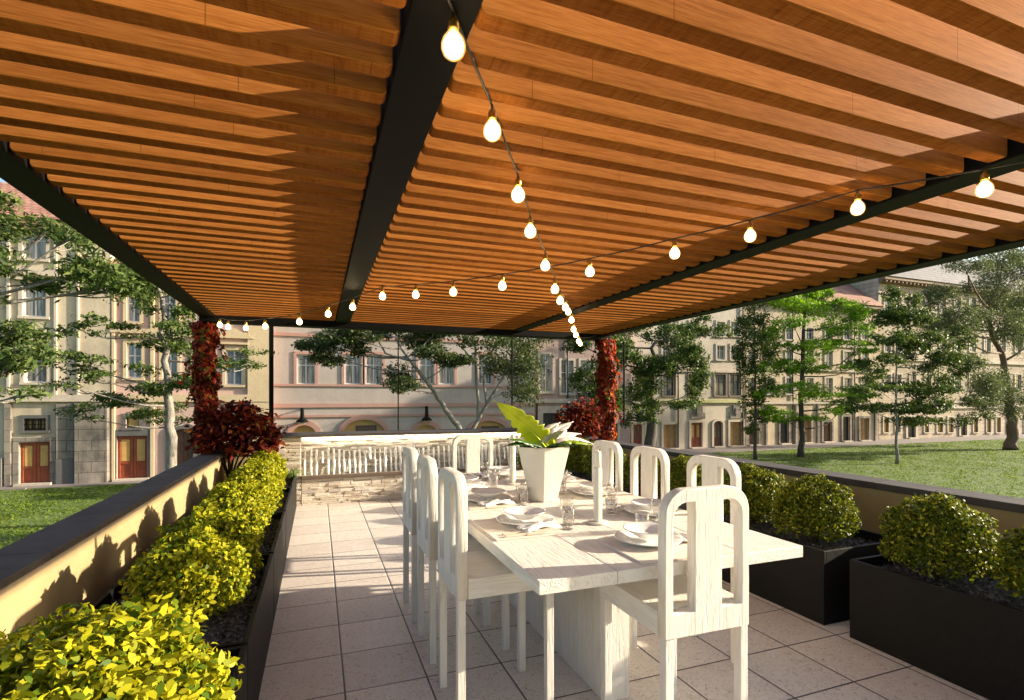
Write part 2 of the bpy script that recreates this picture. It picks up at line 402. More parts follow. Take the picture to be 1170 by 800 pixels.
# stone water wall ------------------------------------------------------------
def stone_mat():
    m, nt, b = new_mat('ledge_stone'); n = N(nt); v = n.coords()
    c = n.ramp(n.island(), [(0, (.44, .37, .29)), (.3, (.60, .52, .41)), (.6, (.70, .62, .51)), (.85, (.76, .70, .61)), (1, (.50, .45, .40))])
    f = n.noise(n.coords((1,1,2.5)), 28, 5, .65)
    c = n.mix(.4, c, n.mix(1., c, n.ramp(f, [(.3, (.5,.47,.44)), (.7, (1.3,1.3,1.3))]), 'MULTIPLY'))
    n.link(c, b.inputs['Base Color']); b.inputs['Roughness'].default_value = .85
    n.link(n.bump(f, .5, .01), b.inputs['Normal']); return m
M['stone'] = stone_mat()
def ledge(mb, x0, x1, z0, z1, yface, d=.03, back=.06, rng=random.Random(4)):
    z = z0
    while z < z1-.004:
        h = min(rng.choice((.020, .026, .032, .040)), z1-z)
        if z1-z-h < .018: h = z1-z
        x = x0
        while x < x1-.004:
            w = min(rng.uniform(.07, .26), x1-x)
            if x1-x-w < .05: w = x1-x
            p = rng.uniform(0, d*.7)
            mb.box(x+.001, x+w-.001, yface-p, yface+back, z+.001, z+h-.001); x += w
        z += h
fx0, fx1 = -.57, 3.45
ft = thing('water_wall', (1.44, 7.5, 0), 'stacked pale stone fountain wall with white water streams at the terrace end', 'fountain')
ox, oy = 1.44, 7.5
s = MB(); ledge(s, fx0-ox, fx1-ox, .0, .905, 7.64-oy); ledge(s, fx0-ox, -.21-ox, 0, .905, 7.40-oy, .025)
s.build('stone_cladding', M['stone'], ft, bevel=.003, seg=1)
MB().box(fx0-ox, fx1-ox, 7.70-oy, 7.84-oy, 0, .905).box(fx0+.01-ox, -.215-ox, 7.46-oy, 7.60-oy, 0, .90).build('wall_core', M['podium'], ft)
MB().box(fx0-.02-ox, fx1+.02-ox, 7.345-oy, 7.86-oy, .906, .945).build('wall_cap', M['cap'], ft, bevel=.004)
MB().box(-.20-ox, fx1-.02-ox, 7.575-oy, 7.603-oy, .892, .9055).build('light_strip', M['led'], ft)
s = MB(); ledge(s, -.205-ox, fx1-ox, 0, .345, 7.395-oy, .025, .03); s.build('basin_wall', M['stone'], ft, bevel=.003, seg=1)
MB().box(-.205-ox, fx1-ox, 7.35-oy, 7.45-oy, .347, .395).build('basin_rim', plain('dark_rim', (.14, .10, .075), .4, 0, .15), ft, bevel=.006)
wm, wnt, wb = new_mat('pool_water'); wb.inputs['Base Color'].default_value = (.05,.06,.055,1); wb.inputs['Roughness'].default_value = .05
wn = N(wnt); wn.link(wn.bump(wn.noise(wn.coords(), 30, 3), .3, .01), wb.inputs['Normal'])
MB().box(-.205-ox, fx1-ox, 7.452-oy, 7.60-oy, .25, .36).build('water_surface', wm, ft)
sm, snt, sb = new_mat('falling_water'); sn = N(snt)
sb.inputs['Base Color'].default_value = (.92,.91,.88,1); sb.inputs['Roughness'].default_value = .5
tr = sn.node('ShaderNodeBsdfTransparent'); mx = sn.node('ShaderNodeMixShader')
al = sn.ramp(sn.noise(sn.coords((60, 60, 7)), 1.5, 4), [(.28, (.45,)*3), (.45, (1.,)*3)]); sn.link(al, mx.inputs[0])
sn.link(tr.outputs[0], mx.inputs[1]); sn.link(sb.outputs[0], mx.inputs[2]); sn.link(mx.outputs[0], snt.nodes['Material Output'].inputs['Surface'])
sn.link(sn.bump(sn.noise(sn.coords((50,50,12)), 2, 3), .6, .01), sb.inputs['Normal'])
x = -.165; k = 0
while x < 3.3:
    top = .715+random.uniform(-.03, .02); w = random.uniform(.024, .038)
    low = .362 if random.random() > .22 else random.uniform(.42, .6)
    pts = [(x-ox+random.uniform(-.004,.004), 7.598-oy-.012*j-(.004 if j == 0 else 0), top+(low-top)*j/6) for j in range(7)]
    s = MB()
    vs = []; 
    for (a, b, c) in pts:
        ww = w*random.uniform(.75, 1.15)
        vs += [(a-ww/2, b+.006, c), (a, b-.008, c), (a+ww/2, b+.006, c), (a, b+.012, c)]
    fs = [(i*4+q, i*4+(q+1) % 4, i*4+4+(q+1) % 4, i*4+4+q) for i in range(6) for q in range(4)]
    s.add(vs, fs).build('water_stream', sm, ft, True)
    x += random.uniform(.062, .082)

# glass windscreen above the end wall
gt = thing('glass_windscreen', (1.4, 7.8, .946), 'clear glass windscreen with thin dark posts on the stone wall', 'glass screen')
ox, oy, oz = 1.4, 7.8, .946
posts = [at(310, 400, 7.8).x, at(455, 400, 7.8).x, at(585, 400, 7.8).x, at(713, 400, 7.8).x]
for i, px_ in enumerate(posts):
    w = .028 if i == 0 else .007
    MB().box(px_-w-ox, px_+w-ox, -.02, .02, 0, 2.42-oz).build('post', M['steel'], gt, bevel=.003)
for a, b in zip(posts[:-1], posts[1:]):
    MB().box(a+.012-ox, b-.012-ox, -.004, .004, .004, 2.41-oz).build('glass_pane', M['screen'], gt)

# ------------------------------------------------------------------ pergola
pg = thing('pergola', (1.5, 3.5, 0), 'black steel pergola with orange wooden slat roof over the terrace', 'pergola')
P0 = Vector((1.5, 3.5, 0)); ZB, ZT = 2.42, 2.565
YN, YE = -.75, 7.40
def pbox(name, x0, x1, y0, y1, z0, z1, mat, bev=.004):
    return MB().box(x0-P0.x, x1-P0.x, y0-P0.y, y1-P0.y, z0, z1).build(name, mat, pg, bevel=bev)
beams = [(-1.35, -1.18), (.22, .39), (2.70, 2.87), (4.18, 4.35)]
for a, b in beams: pbox('beam', a, b, YN, YE-.212, ZB, ZT, M['steel'])
pbox('end_beam', -1.35, 4.39, YE-.21, YE, ZB-.06, ZT+.001, M['steel'])
pbox('end_beam', -1.35, 4.35, YN-.152, YN-.002, ZB-.001, ZT+.001, M['steel'])
for (cx, cy) in ((-1.285, 7.30), (4.33, 7.30), (-1.2, -.84), (4.265, -.84)):
    z0 = .757
    pbox('post', cx-.05, cx+.05, cy-.05, cy+.05, z0, ZB-.062 if cy > 0 else ZB-.002, M['steel'])
PITCH, TH = .1545, .062
for (a, b) in ((-1.178, .218), (.392, 2.698), (2.872, 4.178)):
    out = rrect(a+.003-P0.x, b-.003-P0.x, ZB+.004, ZB+.129, (.022, .022, .004, .004), 6)
    proto = plate2d('tmp_slat', out, [], TH, M['slat'], None, .005)
    me = proto.data; bpy.data.objects.remove(proto)
    bm = bmesh.new(); y = YN+.03
    while y < YE-.21-TH:
        n0 = len(bm.verts); bm.from_mesh(me); bm.verts.ensure_lookup_table()
        for v in bm.verts[n0:]: v.co.y += y-P0.y
        y += PITCH
    m2 = bpy.data.meshes.new('slat_panel'); bm.to_mesh(m2); bm.free()
    m2.materials.clear(); link('slat_panel', m2, M['slat'], pg); m2.materials.append(M['slat_underside_shade'])
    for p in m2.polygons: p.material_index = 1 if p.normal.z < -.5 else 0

# ------------------------------------------------------------------ string lights
def string_light(label, pts, start, end):
    t = thing('string_light', pts[0], label, 'string lights', 'bulb string lights under the pergola'); o = Vector(pts[0])
    drop = .088; cab = MB(); path = [Vector(start)]+[Vector(p)+Vector((0,0,drop)) for p in pts]+[Vector(end)]
    fine = []
    for a, b in zip(path[:-1], path[1:]):
        L = (b-a).length
        for k in range(8):
            q = k/8; p = a.lerp(b, q); p.z -= .05*L*L*.6*q*(1-q)*2; fine.append(p-o)
    fine.append(path[-1]-o)
    for p in fine: p.z = min(p.z, ZB-o.z-.003)
    cab.tube(fine, .0042, 6).build('cable', M['cable'], t, True)
    for p in pts:
        c = Vector(p)-o
        prof = [(.006, -.034), (.018, -.031), (.028, -.022), (.0335, -.008), (.0335, .006), (.029, .020), (.020, .033), (.014, .041)]
        bu = MB().lathe([(.001,-.0325)]+[(r*.93, z*.93) for r, z in prof], 24, (0,0,0)).build('bulb', M['bulb_glass'], t, True, loc=c)
        MB().lathe([(.001,-.026)]+[(r*.78, z*.80) for r, z in prof], 20, (0,0,0)).build('lit_core', M['bulb'], bu, True)
        MB().lathe([(.0145, .0405), (.0155, .046), (.0145, .050), (.0155, .054), (.0145, .066), (.008, .072), (.004, .086)], 12).build('socket', M['brass'], bu, True)
S1 = [(.325,1.291,2.322),(.556,1.67,2.330),(.822,2.111,2.312),(1.008,2.418,2.265),(1.331,2.949,2.249),(1.634,3.449,2.223),(1.85,3.805,2.216),(2.117,4.246,2.252),(2.30,4.55,2.270),(2.524,4.917,2.253),(2.70,5.21,2.20),(2.907,5.548,2.184),(3.19,6.014,2.17),(3.407,6.372,2.179)]
S2 = [(2.655,1.349,2.308),(2.415,1.729,2.328),(2.159,2.132,2.286),(1.941,2.476,2.262),(1.644,2.944,2.237),(1.259,3.55,2.24),(.997,3.964,2.256),(.766,4.328,2.288),(.536,4.691,2.325),(.305,5.055,2.277),(.095,5.387,2.25),(-.181,5.823,2.219),(-.555,6.412,2.232),(-.792,6.786,2.249),(-1.016,7.05,2.283),(-1.12,7.15,2.318)]
string_light('string of glowing bulbs running from centre beam to right column', S1, (.15, 1.0, 2.415), (4.10, 7.18, 2.415))
string_light('string of glowing bulbs running from right beam to left column', S2, (3.05, .75, 2.413), (-1.17, 7.185, 2.413))

# ------------------------------------------------------------------ dining table
TX0, TX1, TY0, TY1, TZ = .70, 1.915, 1.605, 4.15, .80
tb = thing('dining_table', (1.31, 2.88, 0), 'long white wooden dining table on a slab pedestal, laid for eight', 'dining table')
ox, oy = 1.31, 2.88
s = MB()
xs = [TX0, 1.01, 1.308, 1.605, TX1]
for a, b in zip(xs[:-1], xs[1:]): s.box(a+.0012-ox, b-.0012-ox, TY0-oy, TY1-oy, TZ-.048, TZ)
s.build('tabletop', M['wood_y'], tb, bevel=.0025)
MB().box(1.25-ox, 1.385-ox, 2.10-oy, 3.66-oy, 0, TZ-.049).build('pedestal', M['wood_v'], tb, bevel=.003)

# ------------------------------------------------------------------ chairs (local: backrest on y=0 plane, seat runs to +y)
def make_chair(label):
    t = thing('dining_chair', (0,0,0), label, 'chair', 'white wooden chairs round the table')
    W, ZS0, ZS1, ZTOP = .385, .555, .645, 1.09
    h = W/2; st = .034; sp = .062
    out = rrect(-h, h, ZS0, ZTOP, (0, 0, .095, .095), 8)
    sl = rrect(-h+st, -sp, ZS1-.002, ZTOP-.048, (0, 0, .0, .06), 7)
    sr = rrect(sp, h-st, ZS1-.002, ZTOP-.048, (0, 0, .06, .0), 7)
    plate2d('backrest', out, [sl, sr], .046, M['wood_v'], t, .003)
    MB().box(-h, h, .048, .46, ZS0, ZS1).build('seat', M['wood_y'], t, bevel=.004)
    for sx in (-1, 1):
        for y in (.003, .42):
            x = sx*(h-.021)
            MB().box(x-.018, x+.018, y, y+.036, 0, ZS0-.001).build('leg', M['wood_v'], t, bevel=.003)
    return t
chairs = [
 (1.352, 1.53, 0, 'white chair at near table end, closest of all to the camera'),
 (.556, 2.335, -90, 'first white chair along left side of table, nearest of its row'),
 (.556, 2.92, -90, 'middle white chair of the three along left side of table'),
 (.556, 3.47, -90, 'farthest white chair along left side of table, nearest the fountain'),
 (2.12, 2.345, 90, 'nearest white chair along right side of table, before round bushes'),
 (2.12, 2.945, 90, 'middle white chair of the three along right side of table'),
 (2.12, 3.49, 90, 'farthest white chair along right side of table, behind the candle'),
 (1.34, 4.62, 180, 'white chair at far table end, in front of the stone fountain')]
ch0 = None
for i, (x, y, rz, lab) in enumerate(chairs):
    c = make_chair(lab) if ch0 is None else copy_tree(ch0)
    ch0 = ch0 or c
    c.location = (x, y, 0); c.rotation_euler.z = R(rz); c['label'] = lab

# ------------------------------------------------------------------ table settings (local: diner sits at -y looking +y)
SEATS = [(1.35, TY0+.02, 0, 'near head of table'), (TX0+.02, 2.335, -90, 'nearest left seat'), (TX0+.02, 2.92, -90, 'middle left seat'),
         (TX0+.02, 3.47, -90, 'farthest left seat'), (TX1-.02, 2.345, 90, 'nearest right seat'), (TX1-.02, 2.945, 90, 'middle right seat'),
         (TX1-.02, 3.49, 90, 'farthest right seat'), (1.33, TY1-.02, 180, 'far head of table')]
def m_placemat(): return MB().box(-.215, .215, -.15, .15, 0, .006).build('placemat', M['linen'], None, bevel=.0015)
def m_plate():
    return MB().lathe([(.001, .002), (.075, .0), (.08, .004), (.105, .010), (.140, .020), (.1415, .0225), (.137, .0235), (.103, .0135), (.08, .008), (.001, .007)], 40).build('dinner_plate', M['china'], None, True)
def m_bowl():
    return MB().lathe([(.001, .0), (.045, .0), (.05, .004), (.082, .022), (.104, .034), (.1055, .037), (.101, .0375), (.08, .027), (.045, .010), (.001, .0085)], 36).build('soup_bowl', M['china'], None, True)
def bar(mb, pts, w, th):
    vs = []; fs = []
    for (x, y, ww, z) in pts: vs += [(x-ww/2, y, z), (x+ww/2, y, z), (x+ww/2, y, z+th), (x-ww/2, y, z+th)]
    n = len(pts)
    for i in range(n-1):
        for q in range(4): fs.append((i*4+q, i*4+(q+1) % 4, i*4+4+(q+1) % 4, i*4+4+q))
    fs += [(3,2,1,0), tuple((n-1)*4+q for q in range(4))]
    mb.add(vs, fs); return mb
def m_knife(): return bar(MB(), [(0,-.115,.014,0), (0,-.11,.017,0), (0,-.02,.013,.001), (0,-.015,.011,.001), (.001,-.01,.019,.001), (.002,.07,.021,.001), (.004,.105,.010,.001), (.006,.115,.003,.001)], 0, .009).build('table_knife', M['cutlery'], None, bevel=.0012)
def m_fork():
    m = bar(MB(), [(0,-.115,.013,0), (0,-.11,.016,0), (0,-.02,.009,.002), (0,.03,.008,.004), (0,.045,.024,.003), (0,.06,.026,.002)], 0, .007)
    for k in range(4):
        x = -.0105+.007*k; bar(m, [(x,.06,.0042,.002), (x,.09,.004,.003), (x,.113,.0025,.006)], 0, .004)
    return m.build('table_fork', M['cutlery'], None, bevel=.0008)
def m_napkin():
    n = 14; vs = []; fs = []
    for j in range(n+1):
        for i in range(n+1):
            x = (i/n-.5)*.085; y = (j/n-.5)*.20
            z = .010+.006*math.sin(i*1.25)+.004*math.sin(j*.8+i*.5)+.010*max(0, 1-abs(j/n-.45)*3)
            vs.append((x*(.55+.75*abs(j/n-.45)*1.6), y, z))
    for j in range(n):
        for i in range(n): a = j*(n+1)+i; fs.append((a, a+1, a+n+2, a+n+1))
    o = MB().add(vs, fs).build('napkin', M['napkin'], None, True)
    sl = o.modifiers.new('thick', 'SOLIDIFY'); sl.thickness = .003; return o
def m_wine():
    t = bpy.data.objects.new('wine_glass', None); COL.objects.link(t); t.empty_display_size = .05
    MB().lathe([(.032, .0), (.033, .0015), (.012, .004), (.005, .008), (.0042, .03), (.0042, .062), (.008, .068)], 20).build('stem', M['glass'], t, True)
    MB().lathe([(.008, .0685), (.022, .076), (.032, .092), (.0345, .110), (.033, .130), (.029, .150), (.0275, .150), (.0315, .130), (.033, .110), (.0305, .093), (.021, .078), (.001, .071)], 24, capb=False, capt=False).build('bowl', M['glass'], t, True)
    return t
def m_tumbler():
    return MB().lathe([(.001, .0), (.026, .0), (.028, .003), (.034, .085), (.0325, .086), (.0265, .012), (.001, .010)], 24, capb=False, capt=False).build('water_tumbler', M['glass'], None, True)
KINDS = [
 ('placemat', m_placemat, 0, .155, 0, 0, 'placemat', 'woven beige placemat lying at the {}', 'beige placemats on the table'),
 ('dinner_plate', m_plate, -.03, .235, .0065, 0, 'plate', 'round white dinner plate under a bowl at the {}', 'white dinner plates on placemats'),
 ('soup_bowl', m_bowl, -.03, .235, .0305, 0, 'bowl', 'white shallow bowl stacked on the dinner plate at the {}', 'white bowls on plates'),
 ('table_knife', m_knife, .188, .165, .0065, 3, 'knife', 'cream handled table knife right of the plate at the {}', 'knives on placemats'),
 ('table_fork', m_fork, .150, .165, .0065, -2, 'fork', 'cream four pronged fork beside the knife at the {}', 'forks on placemats'),
 ('napkin', m_napkin, .105, .245, .010, 12, 'napkin', 'crumpled white napkin between plate and cutlery at the {}', 'white napkins on the table'),
 ('wine_glass', m_wine, .135, .385, 0, 0, 'wine glass', 'clear stemmed wine glass behind the cutlery at the {}', 'wine glasses on the table'),
 ('water_tumbler', m_tumbler, .065, .425, 0, 0, 'glass', 'clear short water tumbler beside the wine glass at the {}', 'water tumblers on the table')]
rj = random.Random(3)
for (nm, fn, lx, ly, lz, lr, cat, lab, grp) in KINDS:
    first = None
    for (sx, sy, rz, who) in SEATS:
        o = fn() if first is None else copy_tree(first)
        first = first or o
        a = R(rz); jx, jy = (0, 0) if nm in ('placemat', 'soup_bowl', 'dinner_plate') else (rj.uniform(-.008,.008), rj.uniform(-.008,.008))
        x, y = lx+jx, ly+jy
        o.location = (sx+x*math.cos(a)-y*math.sin(a), sy+x*math.sin(a)+y*math.cos(a), TZ+.0008+lz)
        o.rotation_euler.z = a+R(lr+(rj.uniform(-4,4) if jx else 0))
        tag(o, lab.format(who), cat, grp)

# candles
def candle(x, y, label):
    t = thing('candle_stand', (x, y, TZ+.001), label, 'candle', 'tall candles on the table')
    MB().lathe([(.001,0), (.052,0), (.054,.003), (.052,.008), (.047,.010), (.001,.010)], 32).build('base_plate', M['ceramic'], t, True)
    MB().lathe([(.0215,.011), (.0215,.27), (.0195,.275)], 8, ph=PI/8).build('holder', M['ceramic'], t, bevel=.001)
    c = MB().lathe([(.0175,.2755), (.0165,.352), (.014,.358), (.001,.356)], 16).build('candle', M['wax'], t, True)
    MB().tube([(0,0,.355), (.001,0,.364), (.003,.001,.372)], .0012, 6).build('wick', M['cable'], c)
candle(1.302, 2.253, 'tall cream candle on round base nearest the camera, before the vase')
candle(1.32, 3.50, 'tall cream candle standing farther away, left of the white vase')

# vase with leaves
vx, vy = 1.295, 2.90
t = thing('plant_vase', (vx, vy, TZ+.001), 'tapered cream faceted vase holding large banana leaves on the table', 'vase')
MB().lathe([(.001,0), (.088,0), (.094,.004), (.178,.325), (.180,.33), (.172,.33), (.164,.31), (.001,.30)], 6, ph=R(-112)).build('vase_body', M['ceramic'], t, bevel=.003)
def big_leaf(name, p0, p1, p2, width, mat, tears=5, seed=1, droop=.25, twist=0, up=(0,0,1)):
    rg = random.Random(seed); n = 26; p0, p1, p2 = Vector(p0), Vector(p1), Vector(p2)
    mb = MB(); rows = []
    tear = sorted(rg.sample(range(5, n-3), tears)) if tears else []
    prevc = None
    for side in (-1, 1):
        wid = []
        for i in range(n+1):
            q = i/n; w = width*(math.sin(PI*min(1, q*1.02+.02)**.75))**.7 if 0 < q < 1 else .004
            if side == 1 and i in tear: w *= rg.uniform(.5, .75)
            elif side == -1 and (i+2) in tear: w *= rg.uniform(.55, .8)
            else: w *= rg.uniform(.93, 1.05)
            wid.append(w)
        vs = []
        for i in range(n+1):
            q = i/n; c = p0*(1-q)**2+p1*2*q*(1-q)+p2*q*q
            d = ((p1-p0)*(1-q)+(p2-p1)*q).normalized(); b = d.cross(Vector(up)).normalized(); nn = b.cross(d)
            if twist: 
                rm = Matrix.Rotation(twist, 3, d); b = rm @ b; nn = rm @ nn
            for k in range(5):
                f = k/4; vs.append(c+b*side*wid[i]*f+nn*(wid[i]*.35*f-droop*wid[i]*2.0*f*f))
        fs = [(i*5+k, i*5+k+1, i*5+k+6, i*5+k+5) for i in range(n) for k in range(4)]
        mb.add(vs, fs)
    o = mb.build(name, mat, t, True)
    sd = o.modifiers.new('thick', 'SOLIDIFY'); sd.thickness = .002
    MB().tube([p0*(1-q)**2+p1*2*q*(1-q)+p2*q*q for q in [k/10 for k in range(11)]], [.005-.0035*k/10 for k in range(11)], 6).build('midrib', mat, o, True)
def vl(u, v, dy=0): 
    p = at(u, v, vy+dy); return (p.x-vx, p.y-vy, p.z-TZ)
big_leaf('leaf', (.05, 0, .27), vl(613,492,-.06), vl(564,458,-.02), .085, M['lime_leaf'], 5, 3, .15, R(62))
big_leaf('leaf', (.0, -.02, .28), vl(606,497,-.12), vl(575,511,-.2), .07, M['deep_leaf'], 3, 5, .3)
big_leaf('leaf', (.02, -.02, .28), vl(640,496,-.1), vl(676,509,-.14), .075, M['mid_leaf'], 3, 8, .3)
big_leaf('leaf', (.0, .02, .28), vl(636,487,.05), vl(678,508,.1), .085, M['pale_leaf'], 3, 9, .25, R(10))
big_leaf('leaf', (.02, .0, .30), vl(622,496,.1), vl(655,482,.22), .075, M['pale_leaf'], 2, 12, .2, R(15))
big_leaf('leaf', (0, .02, .28), vl(598,497,.1), vl(590,506,.24), .07, M['deep_leaf'], 3, 15, .3)
big_leaf('leaf', (0, 0, .30), vl(625,498,-.02), vl(646,492,-.12), .05, M['pale_leaf'], 2, 17, .2, R(-25))

big_leaf('leaf', (-.02, -.03, .29), vl(600,499,-.14), vl(581,503,-.22), .06, M['deep_leaf'], 3, 21, .3, R(-15))
big_leaf('leaf', (.0, .05, .29), vl(630,492,.14), vl(664,496,.26), .08, M['pale_leaf'], 3, 23, .25, R(8))
big_leaf('leaf', (.03, -.04, .29), vl(632,500,-.14), vl(655,510,-.24), .06, M['deep_leaf'], 3, 25, .3)
big_leaf('leaf', (-.01, .04, .30), vl(618,494,.08), vl(640,483,.12), .06, M['pale_leaf'], 2, 27, .2, R(25))

# ------------------------------------------------------------------ planters, gravel and bushes
def planter(x0, x1, y0, y1, h, label):
    t = thing('planter_box', ((x0+x1)/2, (y0+y1)/2, 0), label, 'planter', 'black planter boxes along the walls')
    a, b = (x1-x0)/2, (y1-y0)/2; w = .022
    s = MB()
    s.box(-a, a, -b, b, 0, .02); s.box(-a, -a+w, -b, b, .0205, h); s.box(a-w, a, -b, b, .0205, h); s.box(-a+w, a-w, -b, -b+w, .0205, h); s.box(-a+w, a-w, b-w, b, .0205, h)
    s.build('box_shell', M['planter'], t, bevel=.003)
    n = 4200; c = np.stack([RNG.uniform(-a+w, a-w, n), RNG.uniform(-b+w, b-w, n), RNG.uniform(h-.075, h-.055, n)], 1)
    o = MB().box(-a+w+.001, a-w-.001, -b+w+.001, b-w-.001, .03, h-.07).build('soil_bed', M['gravel'], t)
    g = tag(np_mesh('gravel', leaf_quads(c, .024, .018, RNG.normal(size=(n,3))*.6+np.array([0,0,1.]), .3), 4, M['gravel'], t), kind='stuff')
    return t
PH = .445
pl_lab = ['yellow bush planter in the left foreground corner', 'second black planter from the front along the left wall', 'third black planter from the front along the left wall',
          'fourth black planter from the front along the left wall', 'last left planter before the stone fountain, with fern']
for i, (a, b) in enumerate(((.99, 2.285), (2.31, 3.585), (3.61, 4.895), (4.92, 6.195), (6.22, 7.33))):
    planter(-1.0, -.262, a, b, PH, ['black planter box in the left foreground corner under yellow bushes', pl_lab[1], pl_lab[2], pl_lab[3], pl_lab[4]][i])
for i, (a, b, lab) in enumerate(((.87, 2.17, 'large black planter in the right foreground with two round bushes'), (2.335, 3.63, 'second black planter from the front along right wall'),
                 (3.79, 5.09, 'third black planter from the front along right wall'), (5.25, 6.55, 'farthest black planter along right wall near the red shrub'))):
    planter(2.96, 3.72, a, b, .465, lab)

def bush_mesh(name, rx, ry, rz, n, L, W, mat, seed):
    rg = np.random.default_rng(seed)
    d = rg.normal(size=(n,3)); d /= np.linalg.norm(d, axis=1, keepdims=True); d[:,2] = np.where(d[:,2] < -.55, -d[:,2], d[:,2])
    egg = 1-.16*np.clip(d[:,2], 0, 1)**1.5*0; lump = 1+.08*np.sin(d[:,0]*7+seed)*np.sin(d[:,1]*6+1)+.06*np.sin(d[:,2]*9+d[:,0]*5)+.05*np.sin(d[:,0]*17+d[:,1]*13)
    rad = np.where(rg.uniform(size=n) < .62, rg.uniform(.86, 1.10, n), rg.uniform(.5, .92, n))*lump
    c = d*rad[:,None]*np.array([rx, ry, rz])
    nr = d*.55+rg.normal(size=(n,3))*.75+np.array([0,0,.45])
    ax = d+rg.normal(size=(n,3))*.7+np.array([0,0,.3])
    return oval_leaves(c, L, W, nr, ax, rg)
def bush(name, me_o, loc, sc, rz, label, cat, grp): pass
def make_bush(name, verts, mat, stemh, label, cat, grp):
    t = thing(name, (0,0,0), label, cat, grp)
    np_mesh('foliage', verts, 6, mat, t)
    s = MB(); rg = random.Random(5)
    for k in range(9):
        a = k*.7; r = .16
        s.tube([(.02*math.cos(a), .02*math.sin(a), -stemh), (.06*math.cos(a), .06*math.sin(a), -stemh*.3), (r*math.cos(a), r*math.sin(a), .06+rg.uniform(-.05,.08))], [.007, .006, .003], 6)
    s.build('stems', M['bark_brown'], t, True)
    return t
left_pos = [(-.56,1.10),(-.57,1.66),(-.57,2.84),(-.58,3.35),(-.57,4.15),(-.58,4.66),(-.57,5.47),(-.58,5.98),(-.57,6.68),(-.60,7.06)]
words = ['golden bush cut off by the bottom left corner','large golden bush with big leaves in the left foreground','third golden bush from the front along the left wall','fourth golden bush from the front along the left wall',
 'fifth golden bush from the front along the left wall','sixth golden bush from the front along the left wall','seventh golden bush from the front along the left wall','eighth golden bush from the front along the left wall','golden bush beside the pale fern at the left end','last golden bush, under the maroon shrub']
base = None
big = make_bush('golden_bush', bush_mesh('b', .315, .29, .26, 12000, .030, .0165, M['leaf_bush'], 5), M['leaf_bush'], .20, words[0], 'bush', 'golden bushes in the left planters')
for i, ((x, y), lab) in enumerate(zip(left_pos, words)):
    if i < 2: o = big if i == 0 else copy_tree(big)
    elif base is None:
        base = make_bush('golden_bush', bush_mesh('b', .25, .197, .218, 8200, .0285, .0155, M['leaf_bush'], 3), M['leaf_bush'], .20, lab, 'bush', 'golden bushes in the left planters'); o = base
    else: o = copy_tree(base)
    s = 1+.06*math.sin(i*2.3)
    if i >= 8: s *= .9
    o.location = (x, y, .545+.012*math.sin(i*1.7)); o.rotation_euler.z = i*1.9; o.scale = (s*1.02, s*1.02, s*(1+.03*math.cos(i*3))); o['label'] = lab
right_pos = [(3.30,1.33),(3.31,1.90),(3.30,2.68),(3.31,3.24),(3.31,4.10),(3.31,4.68),(3.32,5.55),(3.32,6.15)]
rwords = ['clipped round green bush cut off by the right edge','clipped round green bush in the right foreground planter','clipped round bush at the near end of the second right planter','clipped round bush behind the nearest right hand chair',
 'clipped bush behind the middle right hand chair','clipped bush behind the farthest right hand chair','clipped bush right of the vase beyond the table','farthest clipped bush, beside the red shrub on the right']
base = None
for i, ((x, y), lab) in enumerate(zip(right_pos, rwords)):
    if base is None:
        base = make_bush('round_bush', bush_mesh('b', .242, .242, .235, 13500, .0215, .0115, M['leaf_ball'], 8), M['leaf_ball'], .20, lab, 'bush', 'round bushes in the right planters'); o = base
    else: o = copy_tree(base)
    s = 1+.035*math.sin(i*2.9)
    o.location = (x, y, .60); o.rotation_euler.z = i*2.1; o.scale = (s, s, s); o['label'] = lab
# pale fern in the last left planter
t = thing('fern', (-.33, 7.15, .40), 'pale green arching fern spilling over the last left planter', 'fern')
vs = []
rg = np.random.default_rng(2)
for k in range(70):
    a = rg.uniform(-1.7, 1.6); L = rg.uniform(.16, .30); d = np.array([math.cos(a), math.sin(a), 0]); side = np.array([-d[1], d[0], 0])
    hgt = rg.uniform(.10, .24); P = []
    for j in range(7):
        q = j/6; P.append(d*L*q*.85+np.array([0,0,hgt*(q*2.0-1.75*q*q)]))
    for j in range(6):
        w0 = .006*(1-j/6)+.001; w1 = .006*(1-(j+1)/6)+.001
        vs += [P[j]-side*w0, P[j+1]-side*w1, P[j+1]+side*w1, P[j]+side*w0]
np_mesh('fronds', np.array(vs), 4, M['leaf_fern'], t)

